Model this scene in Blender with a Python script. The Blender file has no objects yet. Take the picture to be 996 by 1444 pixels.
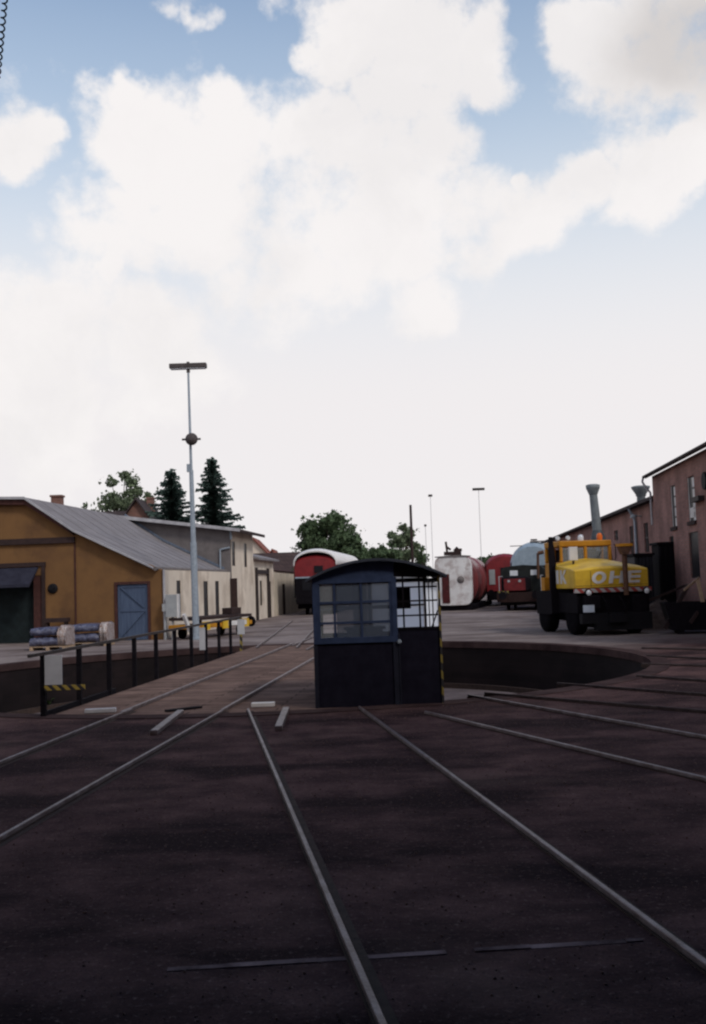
import bpy, bmesh, math, random
import numpy as np
from mathutils import Vector, Matrix
R = math.radians
SC = bpy.context.scene
COL = SC.collection

# ------------------------------------------------------------------ camera
CH, PITCH, ROLL, FPX = 1.7, 4.05, 1.9, 1404.0
_p, _r = R(PITCH), R(ROLL)
_rt = np.array([1., 0, 0]); _up = np.array([0, -math.sin(_p), math.cos(_p)]); FW = np.array([0, math.cos(_p), math.sin(_p)])
RT = math.cos(_r) * _rt - math.sin(_r) * _up
UP = math.sin(_r) * _rt + math.cos(_r) * _up
CAM = np.array([0, 0, CH])
cd = bpy.data.cameras.new('camera'); cam = bpy.data.objects.new('camera', cd); COL.objects.link(cam)
cd.sensor_fit = 'VERTICAL'; cd.sensor_height = 36; cd.sensor_width = 24
cd.lens = 36 * FPX / 1444
cd.clip_start = 0.05; cd.clip_end = 3000
cam.matrix_world = Matrix(((RT[0], UP[0], -FW[0], 0), (RT[1], UP[1], -FW[1], 0), (RT[2], UP[2], -FW[2], CH), (0, 0, 0, 1)))
SC.camera = cam
SC.view_settings.view_transform = 'Standard'; SC.view_settings.look = 'None'
SC.view_settings.exposure = 0.0; SC.view_settings.gamma = 1.0; SC.view_settings.use_curve_mapping = False
SC.cycles.pixel_filter_type = 'BLACKMAN_HARRIS'; SC.cycles.filter_width = 2.3
SC.cycles.max_bounces = 6

def ray(px, py):                      # survey helpers: a direction, a ground point, a point at a depth
    return (px - 498) / FPX * RT - (py - 722) / FPX * UP + FW
def G(px, py, z=0.0):
    d = ray(px, py); t = (z - CH) / d[2]; q = CAM + t * d; return Vector((q[0], q[1], z))
def D(px, py, y):
    d = ray(px, py); q = CAM + d * (y / d[1]); return Vector(q)

# ------------------------------------------------------------------ sky and sun
SUN_AZ, SUN_EL = 138.0, 42.0          # clockwise from +Y
sv = Vector((math.sin(R(SUN_AZ)) * math.cos(R(SUN_EL)), math.cos(R(SUN_AZ)) * math.cos(R(SUN_EL)), math.sin(R(SUN_EL))))
sl = bpy.data.lights.new('sun', 'SUN'); sl.energy = 1.5; sl.angle = R(10); sl.color = (1, .95, .88)
so = bpy.data.objects.new('sun', sl); COL.objects.link(so); so.rotation_euler = (-sv).to_track_quat('-Z', 'Y').to_euler()

W = bpy.data.worlds.new('World'); SC.world = W; W.use_nodes = True
nt = W.node_tree; nt.nodes.clear()
def N(t, **kw):
    n = nt.nodes.new(t)
    for k, v in kw.items(): setattr(n, k, v)
    return n
def lk(a, b): nt.links.new(a, b)
def mth(op, a, b=None, c=None, clamp=False):
    n = N('ShaderNodeMath', operation=op, use_clamp=clamp)
    for i, v in enumerate((a, b, c)):
        if v is None: continue
        if isinstance(v, (int, float)): n.inputs[i].default_value = v
        else: lk(v, n.inputs[i])
    return n.outputs[0]
def rng(v, a, b, c=0.0, d=1.0, smooth=True):
    n = N('ShaderNodeMapRange', interpolation_type='SMOOTHSTEP' if smooth else 'LINEAR')
    lk(v, n.inputs[0])
    for i, x in enumerate((a, b, c, d)): n.inputs[i + 1].default_value = x
    return n.outputs[0]
def mixc(f, a, b):
    n = N('ShaderNodeMix', data_type='RGBA')
    if isinstance(f, float): n.inputs[0].default_value = f
    else: lk(f, n.inputs[0])
    for i, v in ((6, a), (7, b)):
        if isinstance(v, tuple): n.inputs[i].default_value = (*v, 1)
        else: lk(v, n.inputs[i])
    return n.outputs[2]
tc = N('ShaderNodeTexCoord'); dirv = tc.outputs['Generated']
sky = N('ShaderNodeTexSky', sky_type='NISHITA', sun_disc=False)
sky.sun_elevation = R(SUN_EL); sky.sun_rotation = R(SUN_AZ); sky.air_density = 1.0; sky.dust_density = 0.6; sky.ozone_density = 1.5
def noise(scale, detail, rough=.55, vec=None):
    n = N('ShaderNodeTexNoise'); n.inputs['Scale'].default_value = scale; n.inputs['Detail'].default_value = detail; n.inputs['Roughness'].default_value = rough
    lk(vec or dirv, n.inputs['Vector']); return n
w1 = noise(7, 5)
vm = N('ShaderNodeVectorMath', operation='SUBTRACT'); lk(w1.outputs['Color'], vm.inputs[0]); vm.inputs[1].default_value = (.5, .5, .5)
vs = N('ShaderNodeVectorMath', operation='SCALE'); lk(vm.outputs[0], vs.inputs[0]); vs.inputs['Scale'].default_value = .13
va = N('ShaderNodeVectorMath', operation='ADD'); lk(dirv, va.inputs[0]); lk(vs.outputs[0], va.inputs[1])
wd = va.outputs[0]
BL = [(200,200,95),(320,215,120),(290,300,160),(450,240,140),(560,280,160),(680,300,105),(180,330,130),(430,350,150),(755,295,85),(125,270,70),
      (510,50,95),(590,90,90),(665,90,68),(560,160,85),(610,230,90),
      (905,50,120),(965,100,95),(820,25,60),(985,20,90),(30,205,65),(60,170,35),(880,260,75),(805,262,55),(950,238,55),(990,190,45),
      (440,72,34),(225,-6,34,.62),(262,2,26,.6),(290,10,20,.55),(385,14,24,.62),(402,2,26,.62),(40,540,190),(210,500,130),(580,425,90),(60,415,35),(140,415,40),(300,130,50),(160,130,40),(740,250,30)]
acc = None
for x, y, r, *wt in BL:
    d = ray(x, y); d = d / np.linalg.norm(d)
    n = N('ShaderNodeVectorMath', operation='DISTANCE'); lk(wd, n.inputs[0]); n.inputs[1].default_value = tuple(d)
    v = rng(n.outputs['Value'], r * 1.25 / FPX, r * .3 / FPX, 0.0, wt[0] if wt else 1.0)
    acc = v if acc is None else mth('MAXIMUM', acc, v)
for d, r in (((.2, -.3, .93), .75), ((.9, -.3, .4), .6), ((-.8, -.2, .6), .5), ((0, -.8, .5), .6)):
    n = N('ShaderNodeVectorMath', operation='DISTANCE'); lk(wd, n.inputs[0]); n.inputs[1].default_value = d
    acc = mth('MAXIMUM', acc, rng(n.outputs['Value'], r, r * .3))
fn = noise(12, 12, .63)
dens = mth('ADD', acc, mth('MULTIPLY', mth('SUBTRACT', fn.outputs['Fac'], .5), 2.2))
mask = rng(dens, .30, .92)
sep = N('ShaderNodeSeparateXYZ'); lk(dirv, sep.inputs[0])
haz = rng(sep.outputs['Z'], .58, .12, 0.0, 1.0, False)
haz = mth('POWER', haz, .58)
skyc = N('ShaderNodeVectorMath', operation='MULTIPLY'); lk(sky.outputs[0], skyc.inputs[0]); skyc.inputs[1].default_value = (.092, .133, .158)
base = mixc(haz, skyc.outputs[0], (.745, .825, .875))
base = mixc(rng(sep.outputs['Z'], .46, .16), base, (.875, .845, .855))
sh1 = noise(5, 6, .6, wd)
shade = rng(sh1.outputs['Fac'], .42, .70)
cc = mixc(shade, (.93, .90, .895), (.86, .835, .835))
dd = ray(985, 60); dd = dd / np.linalg.norm(dd)
n = N('ShaderNodeVectorMath', operation='DISTANCE'); lk(wd, n.inputs[0]); n.inputs[1].default_value = tuple(dd)
cc = mixc(rng(n.outputs['Value'], .11, .02, 0.0, .8), cc, (.60, .57, .56))
fin = mixc(mask, base, cc)
bg = N('ShaderNodeBackground'); lk(fin, bg.inputs[0]); bg.inputs[1].default_value = 1.0
wo = N('ShaderNodeOutputWorld'); lk(bg.outputs[0], wo.inputs[0])

# ------------------------------------------------------------------ materials
MATS = {}
def mat(name, col, rough=.85, metal=0.0, col2=None, scale=6.0, amt=.6, bump=0.0, bscale=40.0, spec=.15, detail=6, stretch=(1, 1, 1), col3=None, scale3=1.0):
    if name in MATS: return MATS[name]
    m = bpy.data.materials.new(name); m.use_nodes = True; t = m.node_tree; b = t.nodes['Principled BSDF']
    b.inputs['Roughness'].default_value = rough; b.inputs['Metallic'].default_value = metal; b.inputs['Specular IOR Level'].default_value = spec
    tcn = t.nodes.new('ShaderNodeTexCoord'); mp = t.nodes.new('ShaderNodeMapping'); mp.inputs['Scale'].default_value = stretch
    t.links.new(tcn.outputs['Object'], mp.inputs[0])
    col2 = col2 or tuple(c * .6 for c in col)
    nz = t.nodes.new('ShaderNodeTexNoise'); nz.inputs['Scale'].default_value = scale; nz.inputs['Detail'].default_value = detail; nz.inputs['Roughness'].default_value = .65
    t.links.new(mp.outputs[0], nz.inputs['Vector'])
    cr = t.nodes.new('ShaderNodeValToRGB'); cr.color_ramp.elements[0].position = .5 - .3 * amt * .5 - .05; cr.color_ramp.elements[1].position = .5 + .3 * amt * .5 + .1
    cr.color_ramp.elements[0].color = (*col2, 1); cr.color_ramp.elements[1].color = (*col, 1)
    t.links.new(nz.outputs['Fac'], cr.inputs[0]); out = cr.outputs[0]
    if col3:
        n3 = t.nodes.new('ShaderNodeTexNoise'); n3.inputs['Scale'].default_value = scale3; n3.inputs['Detail'].default_value = 8; n3.inputs['Roughness'].default_value = .6
        t.links.new(mp.outputs[0], n3.inputs['Vector'])
        r3 = t.nodes.new('ShaderNodeMapRange'); r3.inputs[1].default_value = .48; r3.inputs[2].default_value = .66; t.links.new(n3.outputs['Fac'], r3.inputs[0])
        mx = t.nodes.new('ShaderNodeMix'); mx.data_type = 'RGBA'; t.links.new(r3.outputs[0], mx.inputs[0]); t.links.new(out, mx.inputs[6]); mx.inputs[7].default_value = (*col3, 1); out = mx.outputs[2]
    t.links.new(out, b.inputs['Base Color'])
    if bump:
        bn = t.nodes.new('ShaderNodeTexNoise'); bn.inputs['Scale'].default_value = bscale; bn.inputs['Detail'].default_value = 5
        t.links.new(mp.outputs[0], bn.inputs['Vector'])
        bp = t.nodes.new('ShaderNodeBump'); bp.inputs['Strength'].default_value = bump; bp.inputs['Distance'].default_value = .03
        t.links.new(bn.outputs['Fac'], bp.inputs['Height']); t.links.new(bp.outputs[0], b.inputs['Normal'])
    MATS[name] = m; return m

def brickmat(name, c1, c2, mortar, bw=.25, bh=.075, axis='YZ', dirt=.5, mw=.012):
    m = bpy.data.materials.new(name); m.use_nodes = True; t = m.node_tree; b = t.nodes['Principled BSDF']
    b.inputs['Roughness'].default_value = .9; b.inputs['Specular IOR Level'].default_value = .2
    tcn = t.nodes.new('ShaderNodeTexCoord'); sp = t.nodes.new('ShaderNodeSeparateXYZ'); cb = t.nodes.new('ShaderNodeCombineXYZ')
    t.links.new(tcn.outputs['Object'], sp.inputs[0])
    ad = t.nodes.new('ShaderNodeMath'); ad.operation = 'ADD'
    if axis == 'XY': t.links.new(sp.outputs['X'], cb.inputs[0]); t.links.new(sp.outputs['Y'], cb.inputs[1])
    elif axis == 'YX': t.links.new(sp.outputs['Y'], cb.inputs[0]); t.links.new(sp.outputs['X'], cb.inputs[1])
    else:
        t.links.new(sp.outputs['X'], ad.inputs[0]); t.links.new(sp.outputs['Y'], ad.inputs[1]); t.links.new(ad.outputs[0], cb.inputs[0]); t.links.new(sp.outputs['Z'], cb.inputs[1])
    br = t.nodes.new('ShaderNodeTexBrick'); br.inputs['Scale'].default_value = 1.0; br.inputs['Brick Width'].default_value = bw; br.inputs['Row Height'].default_value = bh
    br.inputs['Mortar Size'].default_value = mw; br.inputs['Color1'].default_value = (*c1, 1); br.inputs['Color2'].default_value = (*c2, 1); br.inputs['Mortar'].default_value = (*mortar, 1)
    t.links.new(cb.outputs[0], br.inputs['Vector'])
    nz = t.nodes.new('ShaderNodeTexNoise'); nz.inputs['Scale'].default_value = .9; nz.inputs['Detail'].default_value = 8; t.links.new(tcn.outputs['Object'], nz.inputs['Vector'])
    mr = t.nodes.new('ShaderNodeMapRange'); mr.inputs[1].default_value = .35; mr.inputs[2].default_value = .7; mr.inputs[3].default_value = 1.0; mr.inputs[4].default_value = 1 - dirt; t.links.new(nz.outputs['Fac'], mr.inputs[0])
    mu = t.nodes.new('ShaderNodeVectorMath'); mu.operation = 'SCALE'; t.links.new(br.outputs['Color'], mu.inputs[0]); t.links.new(mr.outputs[0], mu.inputs['Scale'])
    t.links.new(mu.outputs[0], b.inputs['Base Color'])
    bp = t.nodes.new('ShaderNodeBump'); bp.inputs['Strength'].default_value = .35; bp.inputs['Distance'].default_value = .01
    t.links.new(br.outputs['Fac'], bp.inputs['Height']); bp.invert = True; t.links.new(bp.outputs[0], b.inputs['Normal'])
    MATS[name] = m; return m
def stripemat(name, c1, c2, period=.3, slant=1.0):
    m = bpy.data.materials.new(name); m.use_nodes = True; t = m.node_tree; b = t.nodes['Principled BSDF']; b.inputs['Roughness'].default_value = .7
    tcn = t.nodes.new('ShaderNodeTexCoord'); sp = t.nodes.new('ShaderNodeSeparateXYZ'); t.links.new(tcn.outputs['Object'], sp.inputs[0])
    def M(op, a, v):
        n = t.nodes.new('ShaderNodeMath'); n.operation = op; t.links.new(a, n.inputs[0])
        if isinstance(v, float): n.inputs[1].default_value = v
        else: t.links.new(v, n.inputs[1])
        return n.outputs[0]
    s = M('ADD', M('MULTIPLY', M('ADD', sp.outputs['X'], sp.outputs['Y']), slant), sp.outputs['Z'])
    s = M('LESS_THAN', M('FRACT', M('DIVIDE', s, period), 0.0), .5)
    mx = t.nodes.new('ShaderNodeMix'); mx.data_type = 'RGBA'; t.links.new(s, mx.inputs[0]); mx.inputs[6].default_value = (*c1, 1); mx.inputs[7].default_value = (*c2, 1)
    t.links.new(mx.outputs[2], b.inputs['Base Color']); MATS[name] = m; return m
def glassmat(name, col, alpha, rough=.15):
    m = bpy.data.materials.new(name); m.use_nodes = True; t = m.node_tree; b = t.nodes['Principled BSDF']
    b.inputs['Base Color'].default_value = (*col, 1); b.inputs['Roughness'].default_value = rough; b.inputs['Alpha'].default_value = alpha; b.inputs['Specular IOR Level'].default_value = .5
    MATS[name] = m; return m

M_rail = mat('worn_rail_steel', (.25, .215, .225), .45, .4, (.10, .07, .068), 7, .9, .15, 60)
M_railside = mat('rusty_rail_side', (.07, .045, .038), .9, 0, (.035, .025, .022), 12, .8)
M_raildull = mat('dull_dark_rail', (.085, .062, .06), .7, .1, (.04, .028, .027), 9, .8)  # darker rail tone for the far tracks of the fan
M_plank = None
M_orange = mat('ochre_render', (.205, .108, .046), .9, 0, (.155, .082, .037), .7, .9, .25, 30, .1, col3=(.125, .066, .034), scale3=.8)
M_cream = mat('cream_render', (.76, .655, .545), .9, 0, (.62, .53, .44), .6, .9, .15, 25, .1, col3=(.50, .41, .33), scale3=.7)
M_greyclad = mat('grey_slate_cladding', (.18, .16, .158), .85, 0, (.125, .11, .11), 3, .8, .2, 20)
M_roof = mat('grey_roofing_felt', (.245, .225, .235), .9, 0, (.17, .155, .16), 1.4, .9, .2, 30)
M_white = mat('white_paint', (.72, .70, .69), .6, 0, (.52, .50, .49), 2.5, .6)
M_fascia = mat('weathered_light_fascia', (.46, .45, .47), .7, 0, (.30, .29, .31), 3)
M_brownwood = mat('dark_brown_timber', (.05, .03, .028), .85, 0, (.03, .02, .02), 8, .7)
M_redtrim = mat('red_brown_trim', (.085, .035, .03), .8, 0, (.05, .022, .02), 6)
M_bluedoor = mat('faded_blue_boards', (.085, .115, .18), .8, 0, (.055, .075, .125), 5, .7, .1, 30, stretch=(3, 3, .4))
M_dark = mat('near_black_void', (.012, .011, .014), .7, 0, (.008, .008, .01), 3)
M_window = mat('dark_window_glass', (.016, .016, .02), .35, 0, (.010, .010, .014), 1, .5, spec=.12)
M_frame = mat('dark_frame_paint', (.05, .04, .04), .6)
M_black = mat('black_steel', (.011, .009, .012), .8, .0, (.006, .005, .007), 8, spec=.06)
M_blue = mat('faded_navy_steel', (.036, .052, .105), .65, .0, (.022, .033, .07), 7, .7, .1, 50)
M_navy = mat('dark_lower_panel', (.015, .014, .024), .8, .0, (.009, .008, .015), 5, spec=.05)
M_galv = mat('galvanised_steel', (.36, .41, .47), .5, .3, (.27, .31, .36), 10, .6)
M_yellow = mat('yellow_truck_paint', (.70, .45, .035), .42, 0, (.50, .30, .025), 2.2, .7, spec=.35)
M_orangey = mat('orange_yellow_paint', (.50, .225, .02), .5, 0, (.38, .16, .016), 3)
M_hazard = stripemat('yellow_black_hazard', (.20, .145, .025), (.014, .012, .014), .22, 1.0)
M_hazsm = stripemat('fine_yellow_black_hazard', (.34, .24, .04), (.02, .016, .018), .13, 1.0)
M_redwhite = stripemat('red_white_stripes', (.28, .035, .03), (.34, .32, .32), .26, 1.0)
M_red = mat('crimson_paint', (.235, .020, .024), .45, 0, (.15, .014, .018), 3, .7, spec=.35)
M_dkred = mat('dull_maroon_paint', (.085, .016, .018), .65, 0, (.045, .012, .013), 4)
M_dkred2 = mat('sooty_red_paint', (.19, .024, .028), .6, 0, (.10, .016, .018), 3)
M_tyre = mat('tyre_rubber', (.008, .007, .009), .95, spec=.03)
M_navy2 = mat('worn_dark_navy_steel', (.020, .022, .036), .65, 0, (.012, .012, .02), 6, .8)
M_bluegrey = mat('blue_grey_roof_paint', (.34, .41, .48), .45, .1, (.25, .31, .37), 4)
M_concrete = mat('pit_concrete', (.16, .125, .125), .95, 0, (.07, .054, .054), 1.0, .9, .3, 30)
M_coping = mat('worn_kerb_concrete', (.075, .048, .046), .95, 0, (.030, .018, .019), 1.5, .9, .3, 30, .02)
M_bark = mat('bark', (.07, .055, .045), .95)
M_leaf = mat('leaf_green', (.085, .125, .060), .7, 0, (.045, .072, .036), .9, 1.0, spec=.2)
M_leaf2 = mat('leaf_olive', (.15, .185, .105), .7, 0, (.085, .115, .07), .9, 1.0, spec=.2)
M_spruce = mat('spruce_green', (.058, .088, .072), .8, 0, (.034, .056, .050), 1.2, 1.0, spec=.15)
M_redtile = mat('red_roof_tiles', (.26, .085, .06), .85, 0, (.17, .06, .048), 3, .8, .2, 20)
M_browntile = brickmat('brown_roof_tiles', (.085, .055, .052), (.065, .042, .042), (.04, .028, .028), .3, .3, 'YZ', .3, .02)
M_darktile = mat('dark_roof_tiles', (.06, .045, .045), .85, 0, (.04, .03, .032), 4)
M_brick = brickmat('soot_red_brick', (.37, .18, .155), (.28, .135, .12), (.25, .18, .16), .25, .078, 'YZ', .45)
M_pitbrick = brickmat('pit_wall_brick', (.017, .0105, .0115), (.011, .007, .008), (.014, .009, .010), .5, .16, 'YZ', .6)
M_chimbrick = brickmat('chimney_brick', (.24, .10, .075), (.18, .08, .06), (.2, .15, .13), .25, .078, 'YZ', .3)
M_glassdull = glassmat('dusty_cab_glass', (.085, .105, .145), .60, .5)
def milky():
    m = bpy.data.materials.new('milky_sheet_pane'); m.use_nodes = True; t = m.node_tree; t.nodes.remove(t.nodes['Principled BSDF'])
    a = t.nodes.new('ShaderNodeBsdfTranslucent'); a.inputs[0].default_value = (.94, .95, .98, 1); b = t.nodes.new('ShaderNodeBsdfTransparent'); x = t.nodes.new('ShaderNodeMixShader'); x.inputs[0].default_value = .08
    t.links.new(a.outputs[0], x.inputs[1]); t.links.new(b.outputs[0], x.inputs[2]); t.links.new(x.outputs[0], t.nodes['Material Output'].inputs[0]); return m
M_milky = milky()
M_glassclear = glassmat('clear_cab_glass', (.75, .8, .85), .12, .05)
M_wrap = mat('blue_plastic_wrap', (.15, .16, .25), .35, 0, (.025, .022, .045), 7, .9, .8, 14, .6)
M_wrapw = mat('white_plastic_wrap', (.52, .50, .52), .35, 0, (.20, .10, .06), 11, .7, .8, 14, .6)
M_rust = mat('rusty_iron', (.15, .075, .045), .85, 0, (.07, .04, .03), 9, .9)
M_timber = mat('pale_sawn_timber', (.42, .30, .20), .8, 0, (.30, .21, .14), 8)
M_greycab = mat('grey_cabinet_paint', (.36, .37, .38), .6, 0, (.27, .28, .29), 3)
M_lens = mat('lamp_glass', (.75, .77, .8), .15, 0, (.6, .62, .66), 3, spec=.6)
M_orangelens = mat('orange_beacon_plastic', (.7, .16, .03), .25, 0, (.6, .12, .02), 3)
M_plate = mat('pale_number_plate', (.62, .68, .76), .5, 0, (.4, .46, .55), 60, .8)
M_heap = mat('brown_scrap_heap', (.12, .09, .08), .95, 0, (.05, .038, .035), 5, 1, .8, 15)
M_ivy = mat('ivy_green', (.06, .10, .035), .7, 0, (.03, .055, .02), 3, 1)

def planks():
    m = bpy.data.materials.new('worn_deck_planks'); m.use_nodes = True; t = m.node_tree; b = t.nodes['Principled BSDF']; b.inputs['Roughness'].default_value = .95; b.inputs['Specular IOR Level'].default_value = .02
    tcn = t.nodes.new('ShaderNodeTexCoord'); mp = t.nodes.new('ShaderNodeMapping'); t.links.new(tcn.outputs['Object'], mp.inputs[0])
    br = t.nodes.new('ShaderNodeTexBrick'); br.inputs['Scale'].default_value = 1; br.inputs['Brick Width'].default_value = 2.4; br.inputs['Row Height'].default_value = .21; br.inputs['Mortar Size'].default_value = .009
    br.inputs['Color1'].default_value = (.180, .118, .098, 1); br.inputs['Color2'].default_value = (.118, .075, .064, 1); br.inputs['Mortar'].default_value = (.02, .016, .015, 1); br.inputs['Bias'].default_value = -.1
    t.links.new(mp.outputs[0], br.inputs['Vector'])
    nz = t.nodes.new('ShaderNodeTexNoise'); nz.inputs['Scale'].default_value = 1.6; nz.inputs['Detail'].default_value = 9; nz.inputs['Roughness'].default_value = .7; t.links.new(tcn.outputs['Object'], nz.inputs['Vector'])
    mr = t.nodes.new('ShaderNodeMapRange'); mr.inputs[1].default_value = .3; mr.inputs[2].default_value = .72; mr.inputs[3].default_value = .55; mr.inputs[4].default_value = 1.35; t.links.new(nz.outputs['Fac'], mr.inputs[0])
    mu = t.nodes.new('ShaderNodeVectorMath'); mu.operation = 'SCALE'; t.links.new(br.outputs['Color'], mu.inputs[0]); t.links.new(mr.outputs[0], mu.inputs['Scale']); t.links.new(mu.outputs[0], b.inputs['Base Color'])
    bp = t.nodes.new('ShaderNodeBump'); bp.inputs['Strength'].default_value = .4; bp.inputs['Distance'].default_value = .015; bp.invert = True
    t.links.new(br.outputs['Fac'], bp.inputs['Height']); t.links.new(bp.outputs[0], b.inputs['Normal'])
    return m
M_plank = planks()
M_board = mat('grey_white_board', (.48, .48, .50), .6, 0, (.38, .38, .40), 3)

CEN = Vector((-1.65, 21.0, 0)); PR = 7.5; PD = 1.15     # turntable pit
HEAD = 5.55                                            # heading of bridge and of both rows of buildings, degrees to the right
def groundmat():
    m = bpy.data.materials.new('yard_surface'); m.use_nodes = True; t = m.node_tree; b = t.nodes['Principled BSDF']; b.inputs['Roughness'].default_value = .95; b.inputs['Specular IOR Level'].default_value = .02
    tcn = t.nodes.new('ShaderNodeTexCoord'); P = tcn.outputs['Object']
    def nz(s, d, r=.6, v=None):
        n = t.nodes.new('ShaderNodeTexNoise'); n.inputs['Scale'].default_value = s; n.inputs['Detail'].default_value = d; n.inputs['Roughness'].default_value = r; t.links.new(v or P, n.inputs['Vector']); return n.outputs['Fac']
    def mr(v, a, b_, c=0., d=1.):
        n = t.nodes.new('ShaderNodeMapRange'); t.links.new(v, n.inputs[0])
        for i, x in enumerate((a, b_, c, d)): n.inputs[i + 1].default_value = x
        return n.outputs[0]
    def mx(f, a, b_):
        n = t.nodes.new('ShaderNodeMix'); n.data_type = 'RGBA'; t.links.new(f, n.inputs[0])
        for i, v in ((6, a), (7, b_)):
            if isinstance(v, tuple): n.inputs[i].default_value = (*v, 1)
            else: t.links.new(v, n.inputs[i])
        return n.outputs[2]
    def ma(op, a, v):
        n = t.nodes.new('ShaderNodeMath'); n.operation = op; t.links.new(a, n.inputs[0])
        if isinstance(v, float): n.inputs[1].default_value = v
        else: t.links.new(v, n.inputs[1])
        return n.outputs[0]
    # oily cinders and timber infill round the fan of tracks, grey asphalt in the yard beyond
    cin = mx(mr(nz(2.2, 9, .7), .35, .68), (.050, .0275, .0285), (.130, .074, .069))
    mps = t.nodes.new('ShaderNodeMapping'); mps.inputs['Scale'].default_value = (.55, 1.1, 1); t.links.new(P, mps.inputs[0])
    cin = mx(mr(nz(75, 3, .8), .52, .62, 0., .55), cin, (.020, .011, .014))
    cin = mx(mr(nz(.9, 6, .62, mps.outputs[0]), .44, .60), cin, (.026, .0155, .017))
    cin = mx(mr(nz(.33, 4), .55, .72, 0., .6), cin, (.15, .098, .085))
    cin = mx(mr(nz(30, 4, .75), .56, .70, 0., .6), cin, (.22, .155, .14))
    asp = mx(mr(nz(1.1, 9, .65), .35, .68), (.15, .118, .113), (.265, .22, .205))
    asp = mx(mr(nz(.5, 7, .62, mps.outputs[0]), .45, .62), asp, (.112, .086, .082))
    asp = mx(mr(nz(.12, 5), .52, .7, 0., .7), asp, (.29, .24, .235))
    sp = t.nodes.new('ShaderNodeSeparateXYZ'); t.links.new(P, sp.inputs[0])
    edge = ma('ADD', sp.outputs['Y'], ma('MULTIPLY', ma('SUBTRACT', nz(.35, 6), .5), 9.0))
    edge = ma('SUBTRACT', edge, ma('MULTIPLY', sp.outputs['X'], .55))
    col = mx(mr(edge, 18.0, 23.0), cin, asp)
    t.links.new(col, b.inputs['Base Color'])
    bp = t.nodes.new('ShaderNodeBump'); bp.inputs['Strength'].default_value = .5; bp.inputs['Distance'].default_value = .03
    h = ma('ADD', nz(3, 8, .7), ma('MULTIPLY', nz(55, 3), .35)); t.links.new(h, bp.inputs['Height']); t.links.new(bp.outputs[0], b.inputs['Normal'])
    return m
M_ground = groundmat()

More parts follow.
